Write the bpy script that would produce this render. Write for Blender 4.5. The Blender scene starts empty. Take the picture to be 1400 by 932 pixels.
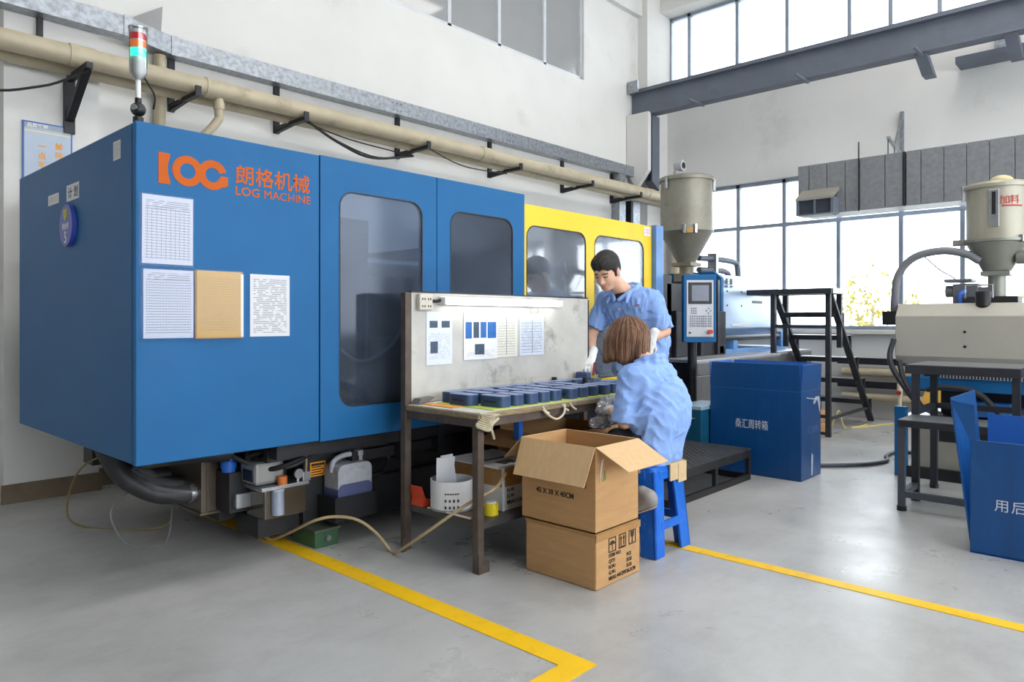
import bpy, bmesh, math, random
import numpy as np
from mathutils import Vector, Matrix, geometry
random.seed(7); rng = np.random.default_rng(7)
SC = bpy.context.scene; COL = SC.collection
# ---------------------------------------------------------------- camera
# world: X runs along the blue machine, Y from the aisle to the left wall, Z up; metres
YAW = math.atan2(904, 978)
cam = bpy.data.cameras.new('camera'); cam.sensor_width = 36; cam.lens = 978/1400*36
cam.shift_y = -29/1400; cam.clip_start = .05; cam.clip_end = 200
CAM = bpy.data.objects.new('camera', cam); COL.objects.link(CAM)
CAM.location = (0, 0, 1.26); CAM.rotation_euler = (math.pi/2, 0, YAW-math.pi/2)
SC.camera = CAM
# ---------------------------------------------------------------- sky, fill lights, exposure
W = bpy.data.worlds.new('overcast_sky'); SC.world = W; W.use_nodes = True
bg = W.node_tree.nodes['Background']; bg.inputs[0].default_value = (.90, .95, 1, 1); bg.inputs[1].default_value = 5.0
def area(name, loc, rot, sx, sy, power, col=(1, 1, 1)):
    l = bpy.data.lights.new(name, 'AREA'); l.shape = 'RECTANGLE'; l.size = sx; l.size_y = sy; l.energy = power; l.color = col
    o = bpy.data.objects.new(name, l); COL.objects.link(o); o.location = loc; o.rotation_euler = rot
    return o
# added fill lights: unseen panels under the roof, one at the aisle windows
for i, (x, y) in enumerate(((2.0, 1.2), (5.0, 1.2), (8.0, 1.2), (2.0, -2.6), (5.0, -2.6), (8.0, -2.6))):
    area('roof_fill_light', (x, y, 7.3), (0, 0, 0), 2.6, 1.1, 46+8*(i % 3), (1, .98, .95))
area('aisle_fill_light', (2.5, -5.9, 2.9), (math.radians(-90), 0, math.pi), 9, 3.2, 95, (.94, .97, 1))
SC.view_settings.view_transform = 'Standard'; SC.view_settings.look = 'None'
SC.view_settings.gamma = 1; SC.view_settings.use_curve_mapping = False
SC.view_settings.exposure = 0.3
try: SC.cycles.use_denoising = True
except Exception: pass

# ---------------------------------------------------------------- helpers: materials
def S(r, g, b):
    f = lambda c: (c/255/12.92 if c/255 <= .04045 else ((c/255+.055)/1.055)**2.4)
    return (f(r), f(g), f(b))
MATS = {}
def ramp_mix(nt, fac, c1, c2):
    m = nt.nodes.new('ShaderNodeMix'); m.data_type = 'RGBA'
    nt.links.new(fac, m.inputs[0]); m.inputs[6].default_value = (*c1, 1); m.inputs[7].default_value = (*c2, 1)
    return m
def noise(nt, scale, detail=4, rough=.55, stretch=None, dist=0):
    tc = nt.nodes.new('ShaderNodeTexCoord'); n = nt.nodes.new('ShaderNodeTexNoise')
    n.inputs['Scale'].default_value = scale; n.inputs['Detail'].default_value = detail
    n.inputs['Roughness'].default_value = rough; n.inputs['Distortion'].default_value = dist
    if stretch:
        mp = nt.nodes.new('ShaderNodeMapping'); mp.inputs['Scale'].default_value = stretch
        nt.links.new(tc.outputs['Object'], mp.inputs[0]); nt.links.new(mp.outputs[0], n.inputs['Vector'])
    else: nt.links.new(tc.outputs['Object'], n.inputs['Vector'])
    return n.outputs['Fac']
def rng_map(nt, v, a, b, c=0, d=1):
    m = nt.nodes.new('ShaderNodeMapRange'); nt.links.new(v, m.inputs[0])
    for i, x in enumerate((a, b, c, d)): m.inputs[i+1].default_value = x
    return m.outputs[0]
def M(name, col, rough=.5, metal=0, var=.08, scale=6, dirt=None, dirt_amt=.5, dirt_scale=3, bump=0, bscale=60, stretch=None,
      emit=0, coat=0, alpha=1, trans=0, spec=.5, vcol=False):
    if name in MATS: return MATS[name]
    m = bpy.data.materials.new(name); m.use_nodes = True; nt = m.node_tree; b = nt.nodes['Principled BSDF']
    b.inputs['Roughness'].default_value = rough; b.inputs['Metallic'].default_value = metal
    b.inputs['Specular IOR Level'].default_value = spec
    if coat: b.inputs['Coat Weight'].default_value = coat; b.inputs['Coat Roughness'].default_value = .15
    if trans: b.inputs['Transmission Weight'].default_value = trans
    if alpha < 1: b.inputs['Alpha'].default_value = alpha
    lo = tuple(c*(1-var) for c in col); hi = tuple(min(1, c*(1+var)) for c in col)
    mx = ramp_mix(nt, rng_map(nt, noise(nt, scale, stretch=stretch), .3, .7), lo, hi); out = mx.outputs[2]
    if vcol:
        at = nt.nodes.new('ShaderNodeAttribute'); at.attribute_name = 'tint'; mm = nt.nodes.new('ShaderNodeMix'); mm.data_type = 'RGBA'
        mm.blend_type = 'MULTIPLY'; mm.inputs[0].default_value = 1; nt.links.new(out, mm.inputs[6]); nt.links.new(at.outputs['Color'], mm.inputs[7]); out = mm.outputs[2]
    if dirt:
        d = ramp_mix(nt, rng_map(nt, noise(nt, dirt_scale, 8, .65), .56, .75, 0, dirt_amt), col, dirt)
        nt.links.new(out, d.inputs[6]); out = d.outputs[2]
    nt.links.new(out, b.inputs['Base Color'])
    if emit:
        b.inputs['Emission Strength'].default_value = emit; b.inputs['Emission Color'].default_value = (*col, 1)
    if bump:
        bp = nt.nodes.new('ShaderNodeBump'); bp.inputs['Strength'].default_value = bump; bp.inputs['Distance'].default_value = .01
        nt.links.new(noise(nt, bscale, 5, stretch=stretch), bp.inputs['Height']); nt.links.new(bp.outputs[0], b.inputs['Normal'])
    MATS[name] = m
    return m
def glass(name, tint, gloss=.12, rough=.05, haze=0, haze_col=(.5, .55, .6), even=False):
    if name in MATS: return MATS[name]
    m = bpy.data.materials.new(name); m.use_nodes = True; nt = m.node_tree; nt.nodes.clear()
    o = nt.nodes.new('ShaderNodeOutputMaterial'); t = nt.nodes.new('ShaderNodeBsdfTransparent'); t.inputs[0].default_value = (*tint, 1)
    g = nt.nodes.new('ShaderNodeBsdfGlossy'); g.inputs['Roughness'].default_value = rough; g.inputs[0].default_value = (1, 1, 1, 1)
    f = nt.nodes.new('ShaderNodeFresnel'); f.inputs[0].default_value = 1.5
    a = nt.nodes.new('ShaderNodeMath'); a.operation = 'MULTIPLY_ADD'; nt.links.new(f.outputs[0], a.inputs[0]); a.inputs[1].default_value = 1; a.inputs[2].default_value = gloss
    mx = nt.nodes.new('ShaderNodeMixShader'); nt.links.new(a.outputs[0], mx.inputs[0])
    src = t.outputs[0]
    if haze:
        d = nt.nodes.new('ShaderNodeBsdfDiffuse'); d.inputs[0].default_value = (*haze_col, 1)
        m2 = nt.nodes.new('ShaderNodeMixShader'); nt.links.new(rng_map(nt, noise(nt, 3, 6, .6), .3, .8, haze*(.97 if even else .4), haze*(1.03 if even else 1.6)), m2.inputs[0])
        nt.links.new(t.outputs[0], m2.inputs[1]); nt.links.new(d.outputs[0], m2.inputs[2]); src = m2.outputs[0]
    nt.links.new(src, mx.inputs[1]); nt.links.new(g.outputs[0], mx.inputs[2]); nt.links.new(mx.outputs[0], o.inputs[0])
    MATS[name] = m
    return m
# ---------------------------------------------------------------- helpers: meshes
def tag(o, label=None, cat=None, group=None, kind=None):
    if label: o['label'] = label
    if cat: o['category'] = cat
    if group: o['group'] = group
    if kind: o['kind'] = kind
    return o
def thing(name, label, cat, loc=(0, 0, 0), rz=0, group=None, kind=None):
    o = bpy.data.objects.new(name, None); COL.objects.link(o); o.empty_display_size = .1
    o.location = loc; o.rotation_euler = (0, 0, rz)
    return tag(o, label, cat, group, kind)
def root_of(o):
    while o.parent: o = o.parent
    return o
def rot(rx=0, ry=0, rz=0): return Matrix.Rotation(rz, 3, 'Z') @ Matrix.Rotation(ry, 3, 'Y') @ Matrix.Rotation(rx, 3, 'X')
def spline(pts, n=6):
    P = [Vector(p) for p in pts]; P = [P[0]*2-P[1]]+P+[P[-1]*2-P[-2]]; out = []
    for i in range(1, len(P)-2):
        for k in range(n):
            t = k/n; a, b, c, d = P[i-1:i+3]
            out.append(.5*((2*b)+(c-a)*t+(2*a-5*b+4*c-d)*t*t+(3*b-a-3*c+d)*t**3))
    return out+[P[-2]]
class MB:
    def __init__(s): s.v = []; s.f = []
    def add(s, vs, fs):
        n = len(s.v); s.v += [tuple(v) for v in vs]; s.f += [tuple(i+n for i in f) for f in fs]; return s
    def box(s, x0, x1, y0, y1, z0, z1):
        return s.add([(x, y, z) for z in (z0, z1) for y in (y0, y1) for x in (x0, x1)],
            [(0, 2, 3, 1), (4, 5, 7, 6), (0, 1, 5, 4), (2, 6, 7, 3), (0, 4, 6, 2), (1, 3, 7, 5)])
    def obox(s, c, size, R=None):
        R = R or Matrix.Identity(3); c = Vector(c); h = [x/2 for x in size]
        t = MB().box(-h[0], h[0], -h[1], h[1], -h[2], h[2]); return s.add([c+R@Vector(v) for v in t.v], t.f)
    def bar(s, p0, p1, w, h=None, up=(0, 0, 1)):
        h = h or w; a, b = Vector(p0), Vector(p1); d = (b-a).normalized(); u = Vector(up)
        if abs(d.dot(u)) > .98: u = Vector((1, 0, 0))
        x = d.cross(u).normalized(); y = x.cross(d)
        vs = [p+x*(sx*w/2)+y*(sy*h/2) for p in (a, b) for sx, sy in ((-1, -1), (1, -1), (1, 1), (-1, 1))]
        return s.add(vs, [(3, 2, 1, 0), (4, 5, 6, 7), (0, 1, 5, 4), (1, 2, 6, 5), (2, 3, 7, 6), (3, 0, 4, 7)])
    def cyl(s, p0, p1, r, r2=None, n=16):
        r2 = r if r2 is None else r2; a, b = Vector(p0), Vector(p1); d = (b-a).normalized()
        u = Vector((0, 0, 1)) if abs(d.z) < .9 else Vector((1, 0, 0)); x = d.cross(u).normalized(); y = d.cross(x)
        vs = [p+(x*math.cos(k*2*math.pi/n)+y*math.sin(k*2*math.pi/n))*q for p, q in ((a, r), (b, r2)) for k in range(n)]
        return s.add(vs, [(k, (k+1) % n, n+(k+1) % n, n+k) for k in range(n)]+[tuple(range(n-1, -1, -1)), tuple(range(n, 2*n))])
    def tube(s, pts, r, n=8, smooth=6):
        P = spline(pts, smooth) if smooth and len(pts) > 2 else [Vector(p) for p in pts]
        rings = []; x = None
        for i, p in enumerate(P):
            d = (P[min(i+1, len(P)-1)]-P[max(i-1, 0)]).normalized()
            if x is None:
                u = Vector((0, 0, 1)) if abs(d.z) < .9 else Vector((1, 0, 0)); x = d.cross(u).normalized()
            else: x = (x-d*x.dot(d)).normalized()
            y = d.cross(x); rings.append([p+(x*math.cos(k*2*math.pi/n)+y*math.sin(k*2*math.pi/n))*r for k in range(n)])
        vs = [v for g in rings for v in g]; fs = []
        for i in range(len(P)-1):
            fs += [(i*n+k, i*n+(k+1) % n, (i+1)*n+(k+1) % n, (i+1)*n+k) for k in range(n)]
        return s.add(vs, fs+[tuple(range(n-1, -1, -1)), tuple((len(P)-1)*n+k for k in range(n))])
    def lathe(s, prof, c=(0, 0, 0), n=28, R=None):
        c = Vector(c); R = R or Matrix.Identity(3); vs = []; fs = []; m = len(prof)
        for r, z in prof:
            vs += [c+R@Vector((r*math.cos(k*2*math.pi/n), r*math.sin(k*2*math.pi/n), z)) for k in range(n)]
        for i in range(m-1): fs += [(i*n+k, i*n+(k+1) % n, (i+1)*n+(k+1) % n, (i+1)*n+k) for k in range(n)]
        return s.add(vs, fs+[tuple(range(n-1, -1, -1)), tuple((m-1)*n+k for k in range(n))])
    def prism(s, pts, axis, a, b, holes=()):
        """extrude a 2-D outline along an axis: 'x' -> (y,z), 'y' -> (x,z), 'z' -> (x,y)"""
        def m3(p, t): return {'x': (t, p[0], p[1]), 'y': (p[0], t, p[1]), 'z': (p[0], p[1], t)}[axis]
        loops = [list(pts)]+[list(h) for h in holes]; flat = [p for l in loops for p in l]; N = len(flat)
        tri = geometry.tessellate_polygon([[Vector((p[0], p[1], 0)) for p in l] for l in loops])
        fs = [tuple(t) for t in tri]+[tuple(i+N for i in reversed(t)) for t in tri]; o = 0
        for l in loops:
            n = len(l); fs += [(o+i, o+(i+1) % n, N+o+(i+1) % n, N+o+i) for i in range(n)]; o += n
        return s.add([m3(p, a) for p in flat]+[m3(p, b) for p in flat], fs)
    def ball(s, c, r, n=12, m=8, R=None):
        r = (r, r, r) if not hasattr(r, '__len__') else r; c = Vector(c); R = R or Matrix.Identity(3); vs = []; fs = []
        for i in range(1, m):
            t = math.pi*i/m
            vs += [c+R@Vector((r[0]*math.sin(t)*math.cos(k*2*math.pi/n), r[1]*math.sin(t)*math.sin(k*2*math.pi/n), r[2]*math.cos(t))) for k in range(n)]
        for i in range(m-2): fs += [(i*n+k, (i+1)*n+k, (i+1)*n+(k+1) % n, i*n+(k+1) % n) for k in range(n)]
        a = len(vs); vs += [c+R@Vector((0, 0, r[2])), c-R@Vector((0, 0, r[2]))]
        return s.add(vs, fs+[(a, k, (k+1) % n) for k in range(n)]+[(a+1, (m-2)*n+(k+1) % n, (m-2)*n+k) for k in range(n)])
    def build(s, name, mat, parent=None, label=None, cat=None, group=None, kind=None, smooth=False, bevel=0, local=False):
        me = bpy.data.meshes.new(name); o = bpy.data.objects.new(name, me); COL.objects.link(o)
        v = np.array(s.v, dtype=float)
        if parent is not None:
            o.parent = parent
            if not local: v = v-np.array(root_of(parent).location)
        elif not local:
            lo, hi = v.min(0), v.max(0); c = np.array(((lo[0]+hi[0])/2, (lo[1]+hi[1])/2, lo[2])); v = v-c; o.location = c
        me.from_pydata(v.tolist(), [], s.f)
        bm = bmesh.new(); bm.from_mesh(me); bmesh.ops.recalc_face_normals(bm, faces=bm.faces); bm.to_mesh(me); bm.free()
        me.materials.append(mat)
        if smooth:
            me.shade_smooth(); me.set_sharp_from_angle(angle=math.radians(smooth if smooth is not True else 40))
        if bevel:
            b = o.modifiers.new('edge', 'BEVEL'); b.width = bevel; b.segments = 2; b.limit_method = 'ANGLE'; b.angle_limit = math.radians(40)
        return tag(o, label, cat, group, kind)
def rrect(x0, x1, y0, y1, r, n=5):
    out = []
    for cx, cy, a in ((x1-r, y1-r, 0), (x0+r, y1-r, 90), (x0+r, y0+r, 180), (x1-r, y0+r, 270)):
        out += [(cx+r*math.cos(math.radians(a+90*k/n)), cy+r*math.sin(math.radians(a+90*k/n))) for k in range(n+1)]
    return out
def text(s, size, org, xd, yd, mat, parent, name='lettering', ext=.001, weight=0, align='LEFT', local=False, width=None, space=1):
    c = bpy.data.curves.new(name, 'FONT'); c.body = s; c.size = size; c.extrude = ext; c.offset = weight; c.align_x = align
    c.resolution_u = 3; c.space_character = space
    t = bpy.data.objects.new('tmp', c); COL.objects.link(t); dg = bpy.context.evaluated_depsgraph_get()
    me = bpy.data.meshes.new_from_object(t.evaluated_get(dg)); bpy.data.objects.remove(t); bpy.data.curves.remove(c)
    x = Vector(xd).normalized(); y = Vector(yd).normalized(); z = x.cross(y)
    xs = [v.co.x for v in me.vertices] or [0, 1]; k = width/(max(xs)-min(xs)) if width else 1; x0 = min(xs) if width else 0
    o3 = Vector(org)-(Vector(root_of(parent).location) if parent and not local else Vector())
    for v in me.vertices: q = v.co.copy(); v.co = o3+x*((q.x-x0)*k)+y*q.y+z*q.z
    me.name = name; me.materials.clear(); me.materials.append(mat)
    o = bpy.data.objects.new(name, me); COL.objects.link(o); o.parent = parent
    return o
def dup(o, loc=None, rz=None, parent=None, label=None):
    c = o.copy(); COL.objects.link(c)
    if parent is not None: c.parent = parent
    if loc is not None: c.location = loc
    if rz is not None: c.rotation_euler = (0, 0, rz)
    if label: c['label'] = label
    for ch in [x for x in o.children if x.name != c.name]: dup(ch, parent=c)
    return c
def sheet(name, mat, parent, o, x, y, w, h, t=.0015, **kw):
    """thin rectangular sheet: lower-left corner o, unit directions x and y"""
    o, x, y = Vector(o), Vector(x).normalized(), Vector(y).normalized(); z = x.cross(y); m = MB()
    vs = [o+x*a+y*b+z*c for c in (0, t) for b in (0, h) for a in (0, w)]
    m.add(vs, [(0, 2, 3, 1), (4, 5, 7, 6), (0, 1, 5, 4), (2, 6, 7, 3), (0, 4, 6, 2), (1, 3, 7, 5)])
    ob = m.build(name, mat, parent, **kw); me = ob.data; uv = me.uv_layers.new(name='sheet')
    for l in me.loops: uv.data[l.index].uv = (l.vertex_index & 1, (l.vertex_index >> 1) & 1)
    return ob
def paper(name, base, rows, cols, ink=(.12, .13, .16), text=(.0, 1.0), grid=(.06, .94, .05, .85), textamt=.0, rough=.35, line=.07):
    """printed form: ruled grid inside a frame (u0,u1,v0,v1) and typed lines in the band text=(v0,v1)"""
    m = bpy.data.materials.new(name); m.use_nodes = True; nt = m.node_tree; b = nt.nodes['Principled BSDF']; L = nt.links.new
    b.inputs['Roughness'].default_value = rough
    uv = nt.nodes.new('ShaderNodeUVMap'); uv.uv_map = 'sheet'; sp = nt.nodes.new('ShaderNodeSeparateXYZ'); L(uv.outputs[0], sp.inputs[0])
    def ma(op, a, b_=None):
        n = nt.nodes.new('ShaderNodeMath'); n.operation = op
        for i, x in enumerate((a, b_)):
            if x is None: continue
            if isinstance(x, (int, float)): n.inputs[i].default_value = x
            else: L(x, n.inputs[i])
        return n.outputs[0]
    u, v = sp.outputs[0], sp.outputs[1]
    def inside(x, a, c): return ma('MULTIPLY', ma('GREATER_THAN', x, a), ma('LESS_THAN', x, c))
    fac = None
    if rows:
        g = ma('MAXIMUM', ma('LESS_THAN', ma('FRACT', ma('MULTIPLY', v, rows)), line*2), ma('LESS_THAN', ma('FRACT', ma('MULTIPLY', u, cols)), line))
        fac = ma('MULTIPLY', ma('MULTIPLY', g, ma('MULTIPLY', inside(u, grid[0], grid[1]), inside(v, grid[2], grid[3]))), .7)
    if textamt:
        cb = nt.nodes.new('ShaderNodeCombineXYZ'); L(ma('MULTIPLY', u, 13), cb.inputs[0]); L(ma('FLOOR', ma('MULTIPLY', v, 34)), cb.inputs[1])
        n = nt.nodes.new('ShaderNodeTexWhiteNoise'); n.noise_dimensions = '2D'
        fl = nt.nodes.new('ShaderNodeVectorMath'); fl.operation = 'FLOOR'; L(cb.outputs[0], fl.inputs[0]); L(fl.outputs[0], n.inputs['Vector'])
        nn = nt.nodes.new('ShaderNodeTexNoise'); nn.inputs['Scale'].default_value = 9; L(uv.outputs[0], nn.inputs['Vector'])
        w = ma('MULTIPLY', ma('LESS_THAN', n.outputs[0], .8), ma('GREATER_THAN', nn.outputs[0], .40))
        w = ma('MULTIPLY', w, ma('LESS_THAN', ma('FRACT', ma('MULTIPLY', v, 34)), .42))
        w = ma('MULTIPLY', ma('MULTIPLY', w, ma('MULTIPLY', inside(u, .08, .92), inside(v, text[0], text[1]))), textamt)
        fac = ma('MAXIMUM', fac, w) if fac else w
    if fac is None: b.inputs['Base Color'].default_value = (*base, 1)
    else: L(ramp_mix(nt, fac, base, ink).outputs[2], b.inputs['Base Color'])
    return m
# ================================================================ materials shared by many things
BLUE = M('machine_blue_enamel', S(24, 96, 150), .5, spec=.25, var=.05, scale=3, bump=.12, bscale=350, dirt=S(60, 110, 160), dirt_amt=.18, dirt_scale=2)
YEL = M('machine_yellow_enamel', S(236, 200, 40), .42, var=.05, scale=3, bump=.1, bscale=350)
DARK = M('black_machine_iron', S(38, 39, 43), .5, .2, var=.25, scale=9, dirt=S(66, 60, 54), dirt_amt=.4)
BLACK = M('black_rubber', S(24, 24, 27), .45, var=.2, scale=12)
STEEL = M('brushed_steel', S(175, 178, 182), .32, .85, var=.1, scale=5, stretch=(1, 1, 12))
GALV = M('galvanised_sheet', S(158, 163, 170), .38, .7, var=.28, scale=26, dirt=S(110, 112, 116), dirt_amt=.5, dirt_scale=9)
PIPE = M('aged_cream_pipe_paint', S(186, 174, 148), .4, var=.12, scale=4, dirt=S(120, 104, 80), dirt_amt=.55, dirt_scale=5)
BRKT = M('black_painted_angle_iron', S(42, 42, 47), .5, .3, var=.2, scale=12)
GREYB = M('grey_blue_beam_paint', S(103, 110, 122), .55, var=.12, scale=3, dirt=S(75, 78, 84), dirt_amt=.5)
WHITE = M('white_plastic', S(228, 228, 226), .35, var=.03)
PAPER = M('plain_white_paper', S(226, 228, 234), .6, var=.03)
CARD = M('corrugated_cardboard', S(188, 146, 98), .75, var=.08, scale=5, stretch=(1, 1, 6), dirt=S(150, 108, 66), dirt_amt=.4, dirt_scale=4, bump=.1, bscale=40)
CARDIN = M('pale_inner_cardboard', S(214, 178, 132), .75, var=.06, scale=5, stretch=(9, 9, 1), bump=.1, bscale=30)
INK = M('black_printing_ink', S(38, 34, 32), .7, var=.1)
NAVY = M('navy_moulded_plastic', S(52, 74, 112), .42, var=.06, scale=10)
FRAME = M('window_frame_aluminium', S(150, 160, 175), .4, .3, var=.08)
PLASTER = M('off_white_plaster', S(222, 221, 218), .85, var=.035, scale=1.3, dirt=S(176, 172, 166), dirt_amt=.4, dirt_scale=1.1, bump=.06, bscale=14)
GLASS = glass('window_glass', (.96, .98, .99), .01)

# ---------------------------------------------------------------- floor
def floor_mat():
    m = bpy.data.materials.new('polished_concrete'); m.use_nodes = True; nt = m.node_tree; b = nt.nodes['Principled BSDF']
    c = ramp_mix(nt, rng_map(nt, noise(nt, .55, 8, .62, dist=.3), .3, .72), S(172, 172, 171), S(198, 198, 196))
    d = ramp_mix(nt, rng_map(nt, noise(nt, 2.6, 10, .72, dist=.1), .45, .8, 0, .5), (1, 1, 1), S(128, 126, 124)); nt.links.new(c.outputs[2], d.inputs[6])
    e = ramp_mix(nt, rng_map(nt, noise(nt, 1.6, 12, .8, stretch=(1.4, 5, 1), dist=.1), .5, .95, 0, .45), (1, 1, 1), S(120, 118, 118)); nt.links.new(d.outputs[2], e.inputs[6])
    nt.links.new(e.outputs[2], b.inputs['Base Color'])
    nt.links.new(rng_map(nt, noise(nt, 1.4, 9, .7, dist=.2), .3, .7, .24, .42), b.inputs['Roughness'])
    b.inputs['Specular IOR Level'].default_value = .6
    bp = nt.nodes.new('ShaderNodeBump'); bp.inputs['Strength'].default_value = .05; bp.inputs['Distance'].default_value = .01
    nt.links.new(noise(nt, 9, 8, .6), bp.inputs['Height']); nt.links.new(bp.outputs[0], b.inputs['Normal'])
    return m
fl = MB().box(-12, 9.9, -6, 6, -.12, 0).build('floor', floor_mat(), kind='structure', label='grey polished concrete workshop floor')
TAPE = M('yellow_floor_paint', S(246, 196, 20), .45, var=.05, scale=8, dirt=S(196, 150, 30), dirt_amt=.7, dirt_scale=7, bump=.1, bscale=30)
m = MB().box(2.03, 2.13, 1.545, 5.83, .0005, .003).box(.2, 2.03, 1.545, 1.645, .0005, .003)
m.build('floor_marking', TAPE, fl, label='yellow line with a right-angled corner')
MB().box(3.52, 3.60, -2, 2.75, .0005, .003).build('floor_marking', TAPE, fl, label='straight yellow line')

# ---------------------------------------------------------------- left wall (along the machine)
wl = MB().box(-12, 9.9, 6, 6.24, 0, 4.58).box(-12, 4.61, 6, 6.24, 4.58, 5.86).box(7.96, 9.9, 6, 6.24, 4.58, 5.86).box(-12, 9.9, 5.92, 6.24, 5.86, 7.5)
wl.box(1.23, 1.82, 5.86, 6, 0, 5.86)                       # pilaster
wl.build('wall_left', PLASTER, kind='structure')
def corner():
    c = MB().box(9.32, 9.9, 5.83, 6, 0, 7.5); return c.build('trim_1', PLASTER, kind='structure', label='corner pilaster')
corner()
SKIRT = M('brown_skirting_paint', S(120, 104, 84), .6, var=.15, scale=5, dirt=S(70, 58, 46), dirt_amt=.5)
MB().box(-5, 1.23, 5.98, 6, 0, .13).box(1.215, 1.835, 5.84, 5.86, 0, .13).box(1.82, 9.32, 5.98, 6, 0, .13).build('baseboard_left', SKIRT, kind='structure')
# the high window of the left wall
def window(name, axis, at, a0, a1, z0, z1, splits, rows=(), depth=.08, fw=.05, pane_mat=GLASS, fm=FRAME):
    """frame bars and one pane per opening; axis 'x': window in a wall y=at, axis 'y': window in a wall x=at"""
    f = MB()
    def bx(p0, p1, q0, q1, d0, d1, mb):
        (mb.box(p0, p1, at+d0, at+d1, q0, q1) if axis == 'x' else mb.box(at+d0, at+d1, p0, p1, q0, q1))
    d = depth
    bx(a0, a1, z0, z0+fw, .02, .02+d, f); bx(a0, a1, z1-fw, z1, .02, .02+d, f)
    S_ = sorted(splits); edges = [a0]+S_+[a1]; zs = [z0]+list(rows)+[z1]
    for e in edges: bx(max(a0, e-fw/2), min(a1, e+fw/2) if e < a1 else a1, z0, z1, .02, .02+d, f)
    for r in rows: bx(a0, a1, r-fw/2, r+fw/2, .015, .02+d, f)
    o = f.build(name, fm, kind='structure')
    for i in range(len(edges)-1):
        for j in range(len(zs)-1):
            p = MB(); bx(edges[i]+fw/2, edges[i+1]-fw/2, zs[j]+fw/2, zs[j+1]-fw/2, .05, .056, p); p.build('pane', pane_mat, o)
    return o
window('window_1', 'x', 6.02, 4.61, 7.96, 4.58, 5.86, [5.49, 6.31, 7.17], fm=M('pale_aluminium', S(206, 209, 214), .4, .1), pane_mat=glass('dull_window_glass', (.85, .87, .88), .0, haze=.62, haze_col=(.52, .525, .53), even=True))
# ---------------------------------------------------------------- back wall with the window bands
BW = 9.9
wb = MB().box(BW, BW+.24, -6, 6, 0, 1.13).box(BW, BW+.24, -6, 6, 3.24, 4.7).box(BW-.22, BW+.24, -6, 5.83, 6.0, 7.5)
wb.box(BW, BW+.24, 5.45, 6, 1.13, 3.24).box(BW, BW+.24, 5.83, 6, 4.7, 7.5)
wb.box(BW, BW+.24, -6, -5.9, 1.13, 3.24).box(BW, BW+.24, -6, -5.9, 4.7, 6.0)
wb.build('wall_back', PLASTER, kind='structure')
sp = [4.70, 4.02, 3.29, 2.53, 1.86, 1.1, .36, -.4, -1.2, -2, -2.8, -3.6, -4.4, -5.2]
window('window_2', 'y', BW+.06, -5.9, 5.45, 1.13, 3.24, sp, rows=[2.6])
window('window_3', 'y', BW+.06, -5.9, 5.83, 4.7, 6.0, [5.5, 4.72, 3.98, 3.15, 2.65, 2.1, 1.4, .7, 0, -.7, -1.4, -2.1, -2.8, -3.5, -4.3, -5.1])
MB().box(BW-.14, BW+.05, -5.9, 5.45, 1.075, 1.13).build('trim_2', M('pale_sill_stone', S(214, 212, 205), .5, dirt=S(150, 145, 135)), kind='structure', bevel=.008, label='pale window sill ledge')
# unseen sides of the hall
MB().box(-12.2, -12, -6, 6.24, 0, 7.5).build('wall_front', PLASTER, kind='structure')
wr = MB().box(-12, 9.9, -6.2, -6, 0, 1.0).box(-12, 9.9, -6.2, -6, 4.6, 7.5).box(-12, -2, -6.2, -6, 1.0, 4.6)
for x in (-1.9, 1, 4, 7, 9.5): wr.box(x, x+.4, -6.2, -6, 1.0, 4.6)
wr.build('wall_right', PLASTER, kind='structure')
MB().box(-12.2, 10.2, -6.2, 6.3, 7.5, 7.6).build('ceiling', M('grey_ceiling', S(200, 200, 198), .9), kind='structure')
# ---------------------------------------------------------------- outside
MB().box(10.3, 40, -25, 30, -.4, -.3).build('ground', M('pale_yard_paving', S(205, 203, 196), .9), kind='structure', label='pale paved yard outside the windows')
MB().box(-6, 11.3, 6.6, 14, 6.5, 6.9).build('canopy_roof', M('grey_canopy_soffit', S(186, 187, 186), .8), label='grey flat canopy outside the high window', cat='canopy')
LEAF = M('sunlit_leaf', S(156, 146, 56), .6, var=.3, scale=2)
def tree(x, y, z, rad, n, label, seed):
    r = np.random.default_rng(seed); t = thing('tree', label, 'tree', (x, y, -.3))
    tr = MB().tube([(x, y, -.3), (x+.05, y+.03, z*.5), (x, y, z)], .03, 8)
    for k in range(7):
        a = k*.9; tr.tube([(x, y, z*.55+k*.12), (x+math.cos(a)*rad[0]*.4, y+math.sin(a)*rad[1]*.4, z*.75+k*.1), (x+math.cos(a)*rad[0]*.8, y+math.sin(a)*rad[1]*.8, z*.9+k*.12)], .008, 5)
    tr.build('trunk', M('bark', S(176, 166, 150), .9, var=.2), t, smooth=True)
    c = MB()
    cl = r.normal(size=(26, 3))*np.array(rad)*.5
    for k in range(n):
        p = cl[k % 26]+r.normal(size=3)*.16+np.array((x, y, z)); a = r.normal(size=3); a /= np.linalg.norm(a); b = np.cross(a, r.normal(size=3)); b /= np.linalg.norm(b)
        L = .05+.05*r.random(); q = np.cross(a, b)*.012
        c.add([p-a*L, p+b*L*.45+q, p+a*L, p-b*L*.45+q], [(0, 1, 2), (0, 2, 3)])
    c.build('foliage', LEAF, t, kind='stuff')
tree(14.5, 4.15, 1.55, (.4, .75, .8), 230, 'sparse young tree outside the long window beside the step ladder', 1)
tree(15.5, 1.6, 1.0, (.4, .7, .4), 170, 'low shrub-like tree outside the window behind the cream machine', 2)
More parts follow.
